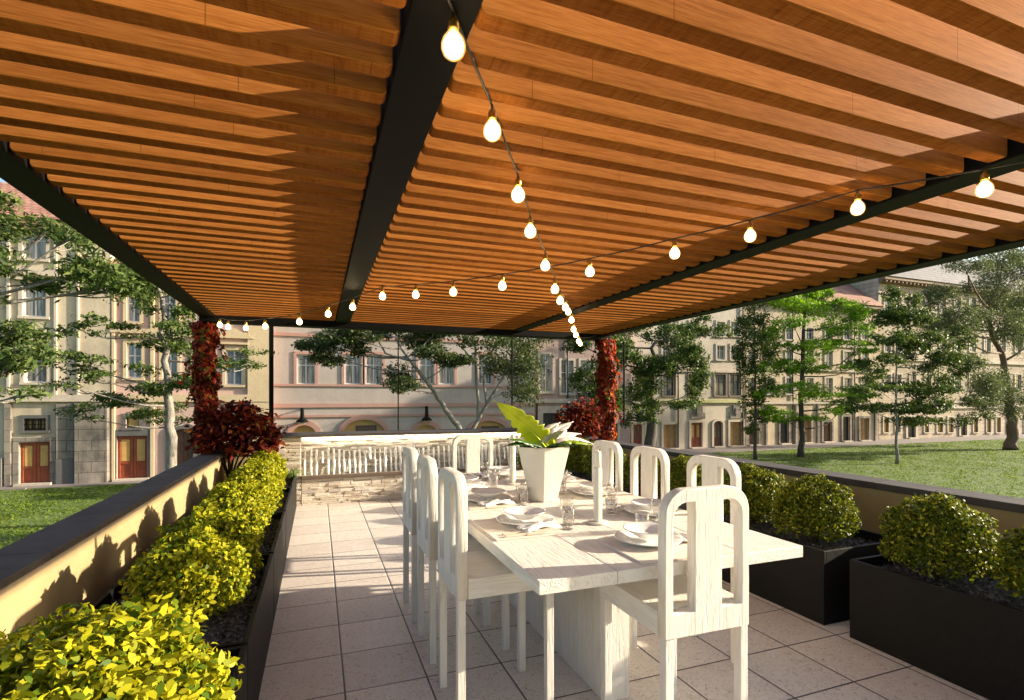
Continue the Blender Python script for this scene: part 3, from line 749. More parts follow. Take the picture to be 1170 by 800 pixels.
# red climbers on the two end posts, and the maroon shrubs beside them
def vine(x, y, z0, z1, label, n=3900, r=.112):
    t = thing('red_vine', (x, y, z0), label, 'climbing vine', 'red vines on the pergola posts')
    rg = np.random.default_rng(int(x*10+50))
    a = rg.uniform(0, 2*PI, n); z = rg.uniform(0, z1-z0, n); rr = r*(1+.18*np.sin(z*9+a*2)+.14*np.sin(z*23+a))*rg.uniform(.8, 1.12, n)
    c = np.stack([np.cos(a)*rr, np.sin(a)*rr, z], 1); nr = np.stack([np.cos(a), np.sin(a), .5+0*a], 1)+rg.normal(size=(n,3))*.35
    ax = np.tile([0,0,-1.], (n,1))+rg.normal(size=(n,3))*.5
    sh = []
    for q in range(26):
        a0 = rg.uniform(0, 2*PI); zz = rg.uniform(.1, z1-z0); L = rg.uniform(.10, .24); k = np.linspace(0, 1, 9)[:,None]
        p0 = np.array([math.cos(a0)*r*.9, math.sin(a0)*r*.9, zz]); dr = np.array([math.cos(a0)*.7, math.sin(a0)*.7, .15])
        sh.append(p0+dr*L*k+np.array([0,0,-1.1])*L*k*k+rg.normal(size=(9,3))*.008)
    c2 = np.concatenate(sh); m2 = len(c2); c = np.concatenate([c, c2]); nr = np.concatenate([nr, rg.normal(size=(m2,3))*.6+np.array([0,0,.8])]); ax = np.concatenate([ax, rg.normal(size=(m2,3))*.5+np.array([0,0,-.7])])
    np_mesh('leaves', oval_leaves(c, .058, .040, nr, ax, rg, .45, .25), 6, M['leaf_red'], t)
    s = MB()
    for e in sh: s.tube([tuple(p) for p in e[::4]], .0022, 4)
    for q in range(4):
        s.tube([(.085*math.cos(k*.55+q*1.57), .085*math.sin(k*.55+q*1.57), (z1-z0)*k/14) for k in range(15)], .006, 5)
    s.build('stems', M['bark_dark'], t, True)
vine(-1.30, 7.29, .76, 2.34, 'thick red vine wrapping the far left pergola post')
vine(4.37, 7.29, .76, 2.36, 'thick red and orange vine wrapping the far right pergola post', 4800, .125)
def shrub(x, y, z, lumps, n, mat, label, L=.075, z0=.0):
    t = thing('maroon_shrub', (x, y, z0), label, 'shrub', 'maroon shrubs by the pergola posts')
    rg = np.random.default_rng(int(abs(x)*100)); V = []; s = MB()
    tot = sum(a[3]*a[4] for a in lumps)
    for (lx, ly, lz, rx, rz) in lumps:
        m = int(n*rx*rz/tot); d = rg.normal(size=(m,3)); d /= np.linalg.norm(d, axis=1, keepdims=True)
        c = np.array([lx, ly, lz-z0])+d*(.3+1.15*rg.uniform(0, 1, (m,1))**1.4)*np.array([rx, rx*.8, rz])
        nr = rg.normal(size=(m,3))*.7+np.array([0,-.2,.9]); ax = d*np.array([1,1,.3])+np.array([0,0,-.55])+rg.normal(size=(m,3))*.4
        V.append(oval_leaves(c, L, L*.42, nr, ax, rg, .35, .3))
        s.tube([(0,0,0), (lx*.4, ly*.4, (lz-z0)*.55), (lx, ly, lz-z0)], [.014, .010, .004], 6)
    np_mesh('leaves', np.concatenate(V), 6, mat, t); s.build('stems', M['bark_dark'], t, True)
shrub(-1.02, 7.20, 0, [(.16,0,1.26,.22,.13),(-.06,.02,1.14,.20,.15),(.30,-.02,1.10,.22,.14),(.08,0,.95,.30,.13),(.42,.0,.98,.18,.11),(-.16,-.02,.92,.18,.12),(.28,-.08,.82,.24,.09),(.45,.0,.84,.12,.08),(.02,-.1,.80,.2,.08),(-.24,-.15,1.0,.14,.12),(-.22,-.12,1.2,.12,.1)], 1500, M['leaf_maroon'], 'spreading maroon maple shrub at foot of the left red vine', .115, .39)
shrub(3.72, 7.05, 0, [(.05,0,1.24,.22,.14),(-.12,.02,1.10,.20,.15),(.2,0,1.10,.22,.16),(0,0,.94,.26,.15),(.26,.02,.92,.18,.13),(-.2,0,.9,.14,.1)], 1400, M['leaf_maroon'], 'dark maroon shrub at foot of the right red vine', .09, .39)
# low planting between the last right planter and the fountain
t = thing('green_shrub', (3.1, 6.95, 0), 'loose dark green shrub beyond the table, before the stone fountain', 'shrub')
rg = np.random.default_rng(9); n = 2600; d = rg.normal(size=(n,3)); d /= np.linalg.norm(d, axis=1, keepdims=True)
c = d*rg.uniform(.35, 1.05, (n,1))*np.array([.42,.26,.26])+np.array([0,0,.55])
np_mesh('leaves', oval_leaves(c, .05, .022, d+rg.normal(size=(n,3))*.6+np.array([0,0,.5]), d+rg.normal(size=(n,3))*.5, rg), 6, M['leaf_ball'], t)
s = MB()
for k in range(7): s.tube([(0,0,0), (.12*math.cos(k), .1*math.sin(k), .3), (.3*math.cos(k), .18*math.sin(k), .6)], [.012,.009,.004], 6)
s.build('stems', M['bark_brown'], t, True)

# ------------------------------------------------------------------ ground outside
def sheet(name, pts, z, mat):
    return tag(MB().add([(x, y, z) for x, y in pts], [tuple(range(len(pts)))]).build(name, mat), kind='structure')
sheet('lawn', [(-900,-900), (900,-900), (900,900), (-900,900)], GZ, M['soil'])
sheet('pavement', [(-200,31.2), (-12,31.25), (10,31.8), (40,32.9), (260,34.2), (260,120), (-200,120)], GZ+.012, M['paving'])
tag(MB().box(-60,-13,31.08,31.2,GZ-.1,GZ+.07).build('pavement_kerb', M['paving']), kind='structure')
n = 95000
gx = np.concatenate([RNG.uniform(-20,-2,n//2), RNG.uniform(17,66,n-n//2)]); gy = np.concatenate([RNG.uniform(11,31.0,n//2), RNG.uniform(12,33.0,n-n//2)])
clump = np.sin(gx*1.7+np.sin(gy*.9)*2)*np.sin(gy*1.3+gx*.4)*.5+.5
keep = RNG.uniform(size=n) < .45+.55*clump; gx, gy, clump = gx[keep], gy[keep], clump[keep]; n = len(gx)
h = RNG.uniform(.04,.085,n)*(.6+.6*clump); an = RNG.uniform(0, 2*PI, n); w = RNG.uniform(.02,.045,n); lean = RNG.normal(size=(n,2))*.05
b = np.stack([gx, gy, np.full(n, GZ)], 1); sd = np.stack([np.cos(an)*w, np.sin(an)*w, np.zeros(n)], 1); tp = b+np.stack([lean[:,0], lean[:,1], h], 1)
tag(np_mesh('grass', np.stack([b-sd, b+sd, tp], 1).reshape(-1,3), 3, M['grass']), 'short sunlit grass growing on the lawns beside the terrace', 'grass', kind='stuff')

# ------------------------------------------------------------------ the street of houses
MP = {}
MP['cream'] = plaster('cream_plaster', (.54, .455, .335), (.29, .24, .18), .7)
MP['grey_stone'] = plaster('grey_base_stone', (.29, .25, .205), (.065, .06, .055), .95, .9, (1.1, .55))
MP['dark_stone'] = plaster('sooty_stone', (.12, .115, .11), (.05, .05, .05), .5, .9)
MP['pink'] = plaster('pink_plaster', (.56, .37, .31), (.40, .30, .25), .5)
MP['tan'] = plaster('tan_plaster', (.58, .45, .28), (.40, .30, .20), .45)
MP['beige'] = plaster('beige_plaster', (.47, .40, .345), (.34, .28, .24), .5)
MP['rose'] = plaster('rose_trim', (.48, .27, .21), (.36, .22, .18), .4)
MP['brownpink'] = plaster('brown_pink_plaster', (.42, .29, .24), (.27, .19, .16), .5)
MP['white'] = plaster('white_plaster', (.54, .465, .375), (.34, .28, .215), .65)
MP['yellow'] = plaster('warm_cream_plaster', (.54, .425, .29), (.32, .245, .165), .7)
MP['rust'] = plaster('rusticated_stone', (.52, .425, .31), (.26, .205, .15), .75, .9, (.95, .46))
MP['lime'] = plaster('yellow_green_band', (.50, .48, .22), (.38, .36, .2), .3)
MP['trimgrey'] = plaster('pale_trim', (.52, .445, .355), (.34, .285, .23), .5)
MP['door_red'] = plain('red_brown_door', (.24, .050, .018), .4, 0, .25, 3); MP['door_ochre'] = plain('ochre_door', (.34, .20, .075), .55, 0, .2, 3)
MP['door_black'] = plain('black_door', (.012, .011, .011), .5, 0, .2, 3); MP['door_brown'] = plain('brown_door', (.10, .045, .025), .5, 0, .2, 3)
MP['ochre_pane'] = plain('ochre_panel', (.48, .29, .09), .35, 0, .15, 4)
MP['white_frame'] = plain('white_frame', (.62, .60, .57), .5); MP['brown_frame'] = plain('brown_frame', (.10, .06, .04), .5); MP['dark_frame'] = plain('dark_frame', (.03, .028, .026), .5)
MP['pane'] = pane_mat('window_pane', (.05, .055, .06), (.30, .29, .28)); MP['pane_blue'] = pane_mat('blue_pane', (.08, .12, .17), (.20, .25, .31)); MP['pane_light'] = pane_mat('curtained_pane', (.09, .09, .09), (.42, .40, .37))
MP['roof_red'] = roof_mat('red_roof_tile', (.30, .13, .085), (.46, .24, .17)); MP['roof_grey'] = roof_mat('grey_roof_tile', (.16, .15, .155), (.25, .235, .235))
MP['eave'] = plain('brown_eave', (.20, .13, .075), .8, 0, .2, 4)
MP['iron'] = M['steel']

class House:
    def __init__(s, name, Y, u0, u1, ztop, wallm, label, group='old town houses along the street', body=9):
        s.Y = Y; s.x0 = at(u0, 450, Y).x if not isinstance(u0, tuple) else u0[0]; s.x1 = at(u1, 450, Y).x if not isinstance(u1, tuple) else u1[0]
        s.zt = ztop; s.cx = (s.x0+s.x1)/2; s.t = thing(name, (s.cx, Y, GZ), label, 'house', group)
        s.holes = []; s.wallm = wallm; s.body = body
    def L(s, u, v): p = at(u, v, s.Y); return p.x-s.cx, p.z-GZ
    def box(s, name, x0, x1, z0, z1, out, mat, dy=0, bev=0, parent=None):
        return MB().box(x0, x1, -out+dy, dy-.001, z0, z1).build(name, mat, parent or s.t, bevel=bev)
    def band(s, v, h, out, mat, name='string_course', u=None):
        z = s.L(u or 585, v)[1] if u is None else s.L(u, v)[1]
        return s.box(name, s.x0-s.cx+.01, s.x1-s.cx-.01, z-h/2, z+h/2, out, mat)
    def rect(s, u0, u1, vt, vb):
        a = s.L(u0, (vt+vb)/2)[0]; b = s.L(u1, (vt+vb)/2)[0]; um = (u0+u1)/2
        return a, b, s.L(um, vb)[1], s.L(um, vt)[1]
    def window(s, u0, u1, vt, vb, frame='white_frame', pane='pane', surround=None, sill=True, bars=(1, 1), q=None, grille=False, hood=None):
        x0, x1, z0, z1 = q or s.rect(u0, u1, vt, vb)
        s.holes.append([(x0,z0),(x1,z0),(x1,z1),(x0,z1)]); w = .07
        m = MB(); y0, y1 = .10, .17
        m.box(x0, x0+w, y0, y1, z0, z1).box(x1-w, x1, y0, y1, z0, z1).box(x0+w, x1-w, y0, y1, z0, z0+w).box(x0+w, x1-w, y0, y1, z1-w, z1)
        for k in range(bars[0]):
            x = x0+(x1-x0)*(k+1)/(bars[0]+1); m.box(x-.035, x+.035, y0+.01, y1-.01, z0+w, z1-w)
        for k in range(bars[1]):
            z = z0+(z1-z0)*((k+1)/(bars[1]+1) if bars[1] > 1 else .64); m.box(x0+w, x1-w, y0+.02, y1-.02, z-.03, z+.03)
        o = m.build('window', MP[frame], s.t)
        MB().box(x0+w*.6, x1-w*.6, .140, .150, z0+w*.6, z1-w*.6).build('pane', MP[pane], o)
        if surround:
            t = .16; m = MB()
            m.box(x0-t, x0, -.06, -.002, z0, z1+t).box(x1, x1+t, -.06, -.002, z0, z1+t).box(x0, x1, -.06, -.002, z1, z1+t)
            m.build('surround', MP[surround], o)
        if sill: MB().box(x0-.16, x1+.16, -.13, .09, z0-.12, z0-.002).build('sill', MP[surround or 'trimgrey'], o)
        if hood:
            MB().box(x0-.3, x1+.3, -.22, -.002, z1+.30, z1+.42).build('hood', MP[hood], o)
        if grille:
            g = MB()
            for k in range(7): x = x0+(x1-x0)*(k+.5)/7; g.box(x-.015, x+.015, -.05, -.02, z0, z1)
            for k in range(3): z = z0+(z1-z0)*(k+.5)/3; g.box(x0, x1, -.045, -.025, z-.015, z+.015)
            g.build('grille', MP['iron'], o)
        return o
    def door(s, u0, u1, vt, mat, pane=None, arched=False, surround=None, ztop=None, leaves=2, fan=None, sw=.22):
        x0, _ = s.L(u0, 505); x1, _ = s.L(u1, 505); z1 = s.L((u0+u1)/2, vt)[1] if ztop is None else ztop
        rise = (x1-x0)*.28 if arched else 0
        hole = arch(x0, x1, .02, z1-rise, z1) if arched else [(x0,.02),(x1,.02),(x1,z1),(x0,z1)]
        s.holes.append(hole)
        o = plate2d('door', [(a, b) for a, b in hole], [], .07, MP[mat], s.t, loc=(0, .14, 0))
        zt = z1-rise; pm = MB(); fm = MB(); lw = (x1-x0)/leaves
        for k in range(leaves):
            a, b = x0+k*lw, x0+(k+1)*lw
            fm.box(a+.03, a+.13, .105, .1395, .05, zt-.03).box(b-.13, b-.03, .105, .1395, .05, zt-.03)
            for zz in (.05, zt*.36, zt-.16): fm.box(a+.13, b-.13, .105, .1395, zz, zz+.12)
            pm.box(a+.16, b-.16, .120, .1390, zt*.36+.16, zt-.20)
        fm.build('panel_frame', MP[mat], o, loc=(0, -.14, 0), bevel=.01, seg=1)
        if pane: pm.build('door_pane', MP[pane], o, loc=(0, -.14, 0))
        if surround:
            t = sw; big = arch(x0-t, x1+t, .02, z1-rise, z1+t) if arched else [(x0-t,.02),(x1+t,.02),(x1+t,z1+t),(x0-t,z1+t)]
            inner = arch(x0, x1, .0, z1-rise, z1) if arched else [(x0,.0),(x1,.0),(x1,z1),(x0,z1)]
            plate2d('surround', big, [[(min(max(a, x0), x1), max(b, .06)) for a, b in inner]], .09, MP[surround], o, loc=(0, -.14-.092, 0))
        MB().box(x0-.1, x1+.1, -.35, .0, .015, .12).build('step', MP['trimgrey'], o, loc=(0, -.14, 0))
        return o
    def finish(s, roof=None, rise=2.6, eave=None, eout=.5, back=7):
        x0, x1 = s.x0-s.cx, s.x1-s.cx
        h = s.zt-GZ
        plate2d('wall', [(x0,.0),(x1,.0),(x1,h),(x0,h)], s.holes, .3, s.wallm, s.t, extra=[(x0+.002, x1-.002, .3, s.body, 0, h-.002)])
        if eave:
            MB().box(x0-.02, x1+.02, -eout, -.002, h-.28, h+.05).box(x0, x1, -eout*.6, -.002, h-.55, h-.282).build('cornice', MP[eave], s.t, bevel=.02)
            top = h-.285; pts = [(x0+.01, top-.06)]; k = x0+.3
            while k < min(x1-.5, x0+46): pts += [(k, top-.06), (k, top-.22), (k+.18, top-.22), (k+.18, top-.06)]; k += .62
            pts += [(x1-.01, top-.06), (x1-.01, top), (x0+.01, top)]
            plate2d('dentil_band', pts, [], eout*.28, MP[eave], s.t, loc=(0, -eout*.9, 0))
        if roof:
            hh = h+.055
            MB().add([(x0-.05,-eout-.1,hh),(x1+.05,-eout-.1,hh),(x1+.05,s.body/2,hh+rise),(x0-.05,s.body/2,hh+rise),(x0-.05,s.body,hh),(x1+.05,s.body,hh)],
                     [(0,1,2,3),(3,2,5,4),(0,3,4),(1,5,2),(0,4,5,1)]).build('roof', MP[roof], s.t)
    def pipe(s, u, mat='dark_frame'):
        x = s.L(u, 450)[0]; MB().tube([(x,-.1,0),(x,-.1,s.zt-GZ-.6)], .055, 8).build('drainpipe', MP[mat], s.t, True)

# A: cream house, far left
h = House('town_house', 32.5, (-28.,), 126, at(0, 252, 32.5).z+.1, MP['cream'], 'tall cream house with red tiled roof at the far left')
h.door(22, 58, 505, 'door_red', 'ochre_pane', surround='grey_stone')
h.window(28, 53, 478, 492, 'dark_frame', 'ochre_pane', 'dark_stone', True, (2, 0), grille=True)
for (a, b) in ((26, 53), (-50, -22)):
    h.window(a, b, 328, 362, 'white_frame', 'pane_light', 'trimgrey', True, (1, 1), hood='trimgrey')
    h.window(a, b, 262, 296, 'white_frame', 'pane_light', 'trimgrey', True, (1, 1))
    h.window(a+2, b+1, 402, 437, 'white_frame', 'pane', 'trimgrey', True, (1, 1))
h.band(455, .35, .22, MP['trimgrey'], u=60); h.band(313, .3, .18, MP['trimgrey'], u=60)
zc = h.L(60, 460)[1]
def pier(hh, u0, u1, out, mat, zt, z0=.0, name='pilaster'):
    a, b = hh.L(u0, 500)[0], hh.L(u1, 500)[0]; return hh.box(name, a, b, z0, zt, out, mat, bev=.02)
pier(h, 65, 86, .14, MP['grey_stone'], zc-.05, 1.27); pier(h, 65, 86.5, .18, MP['dark_stone'], 1.26, name='plinth_block')
pier(h, 6, 14, .14, MP['grey_stone'], zc-.05); pier(h, -12, 4, .20, MP['dark_stone'], 1.4, name='plinth_block')
pier(h, 87.5, 125, .30, MP['grey_stone'], h.L(100, 455)[1]-.25, name='buttress')
pier(h, 62, 66, .10, MP['trimgrey'], h.L(60, 262)[1], zc+.2); pier(h, 8, 12, .10, MP['trimgrey'], h.L(60, 262)[1], zc+.2)
pier(h, 88, 91, .10, MP['trimgrey'], h.L(60, 262)[1], zc+.2)
z0, z1 = h.L(40, 390)[1], h.L(40, 375)[1]
h.box('wall_panel', h.L(22, 380)[0], h.L(55, 380)[0], z0, z1, .05, MP['cream'])
h.finish('roof_red', 3.2, 'eave', .55)

# A2: pink house beside it
h = House('town_house', 32.6, 126.3, 309.5, at(155, 308, 32.6).z, MP['pink'], 'pink house with dark stone doorway, behind the left tree')
h.door(133.5, 169, 498, 'door_red', 'ochre_pane', surround='dark_stone', sw=.32)
h.window(144, 159, 476, 489, 'dark_frame', 'ochre_pane', 'dark_stone', True, (0, 0))
h.door(198, 221, 490, 'door_brown', None, True, 'dark_stone', sw=.3)
for (a, b, c, d, p) in ((145, 162, 392, 432, 'pane_blue'), (186, 203, 392, 432, 'pane_blue'), (258, 277, 400, 440, 'pane_blue'), (145, 160, 335, 368, 'pane'), (186, 201, 335, 368, 'pane'), (222, 238, 392, 432, 'pane')):
    h.window(a, b, c, d, 'white_frame', p, 'tan', True, (1, 1), hood='tan' if c > 380 else None)
h.band(455, .4, .2, MP['tan'], u=200); h.band(380, .25, .15, MP['tan'], u=200)
for (a, b) in ((128, 132), (172, 177), (238, 244)): pier(h, a, b, .12, MP['tan'], h.L(150, 322)[1], 0)
pier(h, 283, 309, .16, MP['tan'], h.L(290, 345)[1], 0, 'corner_pier')
xa, za = h.L(268, 392); m = MB(); wd = 1.05
m.add([(xa-wd,-.2,za+.25),(xa+wd,-.2,za+.25),(xa,-.2,za+.85),(xa-wd,-.002,za+.25),(xa+wd,-.002,za+.25),(xa,-.002,za+.85)], [(0,1,2),(3,5,4),(0,3,4,1),(1,4,5,2),(2,5,3,0)]).build('pediment', MP['tan'], h.t)
h.finish('roof_red', 2.6, 'eave', .5)

# B: beige house with rose trim
h = House('town_house', 33.2, 309.8, 611, 9.5, MP['beige'], 'wide beige house with rose window trim, behind the fountain')
for (a, b) in ((339, 360), (393.5, 413), (417.5, 436.5), (478, 496), (501, 519), (546, 563), (590, 606)):
    h.window(a, b, 405, 439, 'white_frame', 'pane_light', 'rose', False, (1, 1))
    h.window(a, b, 345, 372, 'white_frame', 'pane_light', 'rose', False, (1, 1))
for v, hh_ in ((441, .13), (463, .24), (474.5, .14), (387, .2), (335, .2)): h.band(v, hh_, .09, MP['rose'], u=450)
for (a, b, vt) in ((334, 361, 486), (391, 440, 479.5), (472, 500, 485.5), (536, 580, 481)):
    x0, _ = h.L(a, 490); x1, _ = h.L(b, 490); z1 = h.L((a+b)/2, vt)[1]; zs = h.L((a+b)/2, 497)[1]
    h.holes.append(arch(x0, x1, .1, zs, z1, 14))
    o = plate2d('arched_door', arch(x0, x1, .1, zs, z1, 14), [], .06, MP['ochre_pane'], h.t, loc=(0, .15, 0))
    t_ = .30; plate2d('arch_surround', arch(x0-t_, x1+t_, .1, zs, z1+t_, 14), [arch(x0, x1, .12, zs, z1, 14)], .08, MP['rose'], o, loc=(0, -.15-.082, 0))
    if b-a > 40:
        xm = (x0+x1)/2+.15; MB().box(xm-.62, xm+.62, -.05, -.004, zs+.1, zs+.58).build('sign_board', MP['dark_frame'], o)
        MB().box(xm-.54, xm+.54, -.058, -.051, zs+.17, zs+.51).build('sign_face', MP['brown_frame'], o)
        MB().box(x0+.02, x1-.02, -.03, -.003, zs+.0, zs+.06).build('transom', MP['dark_frame'], o)
xb0, zb = h.L(398, 387); xb1, _ = h.L(432, 387); m = MB()
for k in range(22): x = xb0+(xb1-xb0)*k/21; m.box(x-.02, x+.02, -.5, -.46, zb+.1, zb+.95)
m.box(xb0, xb1, -.52, -.44, zb+.95, zb+1.02).box(xb0-.05, xb1+.05, -.55, -.095, zb-.02, zb+.1); m.build('balcony', MP['rose'], h.t)
h.finish('roof_red', 3, 'rose', .5)
def wall_lamp(u, vt, vb, label):
    p = at(u, vt, 33.2); q = at(u, vb, 33.2); H = p.z-q.z
    t = thing('wall_lamp', (p.x, 33.2-.45, q.z), label, 'lamp', 'black bell lamps on the beige house')
    MB().lathe([(.36, .10), (.31, .2), (.12, .34), (.10, H-.05), (.06, H)], 20).build('shade', MP['iron'], t, True)
    MB().lathe([(.001, 0), (.16, .01), (.22, .06), (.23, .095)], 20).build('lamp_glass', MP['white_frame'], t, True)
    MB().tube([(0, 0, H*.9), (0, .2, H*.95), (0, .445, H*.9)], .04, 8).build('arm', MP['iron'], t, True)
wall_lamp(345.5, 466, 484, 'black bell shaped wall lamp above the left small arch')
wall_lamp(486, 464, 482, 'black bell shaped wall lamp left of the forked tree')

# B2: brown-pink house
h = House('town_house', 34.2, 611.3, 720, 11.5, MP['brownpink'], 'narrow brown pink house with white framed windows, right of the beige house')
for (a, b, c, d) in ((617, 631, 405, 448), (663, 677, 412, 450), (628+13, 655, 412, 450), (690, 704, 412, 450), (617, 631, 355, 385), (641, 655, 355, 385), (665, 679, 355, 385)):
    h.window(a, b, c, d, 'white_frame', 'pane', 'trimgrey', True, (1, 1))
h.door(620, 641, 472, 'door_black', None, False, 'white', sw=.5)
h.door(655, 670, 482, 'door_brown', None, True, 'dark_stone'); h.door(690, 705, 484, 'door_red', 'pane', False, 'trimgrey')
h.pipe(613); h.pipe(648)
h.band(458, .3, .2, MP['trimgrey'], u=665)
x0, z0 = h.L(655, 452); x1, _ = h.L(682, 452); m = MB()
for k in range(16): x = x0+(x1-x0)*k/15; m.box(x-.02, x+.02, -.6, -.56, z0-.6, z0+.1)
m.box(x0, x1, -.62, -.54, z0+.1, z0+.17).box(x0-.05, x1+.05, -.65, -.205, z0-.72, z0-.6); m.build('balcony', MP['iron'], h.t)
h.finish('roof_grey', 3, 'trimgrey', .4)

# C: white house
h = House('town_house', 36.3, 720.5, 850, 13., MP['white'], 'white house with yellow green band and mixed coloured doors')
for (a, b, vt, mt, pn, ar) in ((723, 733, 485, 'door_red', 'pane', False), (738, 749, 483, 'door_black', None, True), (757.5, 773, 485, 'door_ochre', None, False), (789, 802, 483, 'door_red', 'ochre_pane', False), (815, 825.5, 481, 'door_brown', 'pane', True), (833.5, 848, 482, 'door_ochre', None, False)):
    h.door(a, b, vt, mt, pn, ar, 'trimgrey', sw=.2)
for (a, b) in ((730, 741), (757.5, 770), (787, 799), (816.5, 829), (833.5, 845)): h.window(a, b, 428, 452, 'dark_frame', 'pane_light', 'brown_frame', True, (1, 1))
for (a, b) in ((757, 766), (788, 798), (819, 828), (835, 844)):
    h.window(a, b, 395, 411, 'white_frame', 'pane', 'trimgrey', True, (1, 1)); h.window(a, b, 368, 384, 'white_frame', 'pane', 'trimgrey', True, (1, 1))
h.band(458.5, .28, .2, MP['lime'], u=800); h.band(424, .2, .15, MP['trimgrey'], u=800)
for u in (797, 841):
    x, z = h.L(u, 470); MB().box(x-.75, x+.75, -.10, -.002, z-.65, z-.1).box(x-.45, x+.45, -.16, -.002, z-.1, z+.55).box(x-.25, x+.25, -.20, -.161, z-.3, z+.3).build('stone_relief', MP['grey_stone'], h.t, bevel=.06)
h.pipe(848); h.pipe(774)
h.finish('roof_red', 3, 'trimgrey', .45)

# D: cream house with red roof
h = House('town_house', 36.5, 850.6, 1003, at(1003, 352, 36.5).z, MP['yellow'], 'warm cream house with red roof, behind the bright green tree')
for (a, b, vt, mt) in ((855, 866, 484, 'door_brown'), (891, 900.5, 478, 'door_black'), (917, 926, 480, 'door_ochre'), (940, 950, 482, 'door_brown'), (962.5, 970.5, 476, 'door_black'), (982, 992, 478, 'door_ochre')):
    h.door(a, b, vt, mt, None, False, 'grey_stone', sw=.22)
for u in (858, 880, 902, 925, 947, 968, 988):
    for (a, b) in ((375, 388), (402, 418), (432, 450)): h.window(u-4, u+4, a, b, 'white_frame', 'pane', 'trimgrey', True, (1, 1))
for v in (460, 423, 394): h.band(v, .25, .14, MP['trimgrey'], u=930)
for u in (851.5, 875, 909, 934, 975, 1000): pier(h, u-1.2, u+1.2, .12, MP['grey_stone'], h.L(930, 461)[1]-.13, 0)
h.pipe(905); h.pipe(975.5)
h.finish('roof_red', 4.2, 'eave', .6)

# E: rusticated stone house, right
h = House('town_house', 37., 1003.6, (150.,), at(1003, 317, 37).z, MP['rust'], 'long rusticated stone house with grey roof at the right')
for (a, b, vt, mt) in ((1036.5, 1045.5, 477, 'door_black'), (1097, 1104, 478, 'door_black'), (1152, 1160, 478, 'door_brown'), (1200, 1208, 478, 'door_brown')):
    h.door(a, b, vt, mt, None, a < 1050, 'trimgrey', sw=.3)
for (a, b) in ((1009.5, 1015), (1023, 1028.5), (1056, 1061), (1070.5, 1077), (1083, 1089), (1112, 1117), (1127, 1132), (1138, 1143), (1170, 1175)):
    h.window(a, b, 477, 494, 'brown_frame', 'ochre_pane', 'trimgrey', True, (0, 0))
for u in (1014, 1026, 1043, 1060, 1077, 1094, 1111, 1128, 1145, 1163, 1182):
    for (a, b) in ((340, 358), (385, 402), (428, 445)): h.window(u-3.5, u+3.5, a, b, 'white_frame', 'pane', 'trimgrey', True, (1, 1))
for v in (465, 412, 372): h.band(v, .35, .2, MP['trimgrey'], u=1080)
h.finish('roof_grey', 5, 'eave', .7)

# ------------------------------------------------------------------ trees
def tree(name, Y, trunk, tr, clumps, mat, barkm, label, cat='tree', leaf=(.16,.09), dens=1., dy=1.5, flat=1., limbs=True, seed=1, upn=.6, base_z=GZ, rs=(1.08, 1.4), lr=.5, split=1):
    rg = np.random.default_rng(seed)
    pts = [at(u, v, Y) for u, v in trunk]; pts[0].z = base_z
    o = pts[0].copy(); t = thing(name, o, label, cat, 'trees around the terrace')
    n = len(pts); mb = MB()
    sm = []
    for i in range(n-1):
        for k in range(5): sm.append(pts[i].lerp(pts[i+1], k/5)+Vector((rg.normal()*tr*.25, rg.normal()*tr*.25, 0))*(1 if i+k else 0))
    sm.append(pts[-1]); m = len(sm)
    mb.tube([p-o for p in sm], [tr*(1.25 if i == 0 else 1)*(1-.82*i/m) for i in range(m)], 9)
    V = []
    cl = []
    for (u, v, ru, rv) in clumps:
        ru, rv = ru*rs[0], rv*rs[1]
        if split == 1: cl.append((u, v, ru, rv, 0)); continue
        for k in range(split):
            a = rg.uniform(0, 2*PI); q = rg.uniform(.25, .75)
            cl.append((u+ru*q*math.cos(a), v+rv*q*math.sin(a)*1.3, ru*rg.uniform(.38, .62), rv*rg.uniform(.55, .95), k))
    lead = None
    for (u, v, ru, rv, ki) in cl:
        off = rg.uniform(-dy, dy); c = at(u, v, Y+off); t_ = depth(c); rx = ru*t_/FPX; rz = rv*t_/FPX; ry = min(rx, dy*.9)
        # limb: leaves the trunk below the clump
        if limbs:
            cand = [p for p in sm if p.z < c.z-.15*abs(c.x-p.x)] or sm[:3]
            q = min(cand, key=lambda p: (p-c).length); q = lead if ki else q; d = (c-q).length
            mid = q.lerp(c, .5)+Vector((rg.normal()*.08*d, rg.normal()*.05*d, -.06*d))
            r0 = min(tr*lr, .015+.009*d)*(.6 if ki else 1); mb.tube([p-o for p in (q, q.lerp(mid, .55)+Vector((0,0,-.02*d)), mid, mid.lerp(c, .6), c)], [r0, r0*.85, r0*.65, r0*.45, r0*.2], 6)
            if not ki: lead = mid.lerp(c, .6)
            for k in range(4):
                e = c+Vector((rg.uniform(-1,1)*rx*.8, rg.uniform(-1,1)*ry*.8, rg.uniform(-.5,.8)*rz)); mb.tube([p-o for p in (mid.lerp(c,.7), mid.lerp(c,.8).lerp(e,.5), e)], [r0*.3, r0*.22, r0*.1], 5)
        # twigs: sub clusters of leaves inside the clump
        ns = max(5, int(9*dens*(ru*rv)**.5/14)); per = max(10, int(dens*ru*rv*2.2*(.16*.09/(leaf[0]*leaf[1]))**.5/ns))
        dd = rg.normal(size=(ns,3)); dd /= np.linalg.norm(dd, axis=1, keepdims=True)
        sc = np.array(c-o)+dd*(rg.uniform(.15, 1, (ns,1))**.5)*np.array([rx, ry, rz*flat])*.85
        for k in range(ns):
            ax = rg.normal(size=(per,3)); sz = np.array([max(.30, rx*.34), max(.25, ry*.32), max(.10, rz*.36*flat)])
            V.append(leaf_quads(sc[k]+ax*sz*.5, leaf[0], leaf[1], rg.normal(size=(per,3))*.7+np.array([.15,-.25,upn]), .2, rg, .4))
    mb.build('trunk', barkm, t, True)
    np_mesh('crown', np.concatenate(V), 4, mat, t)
    return t
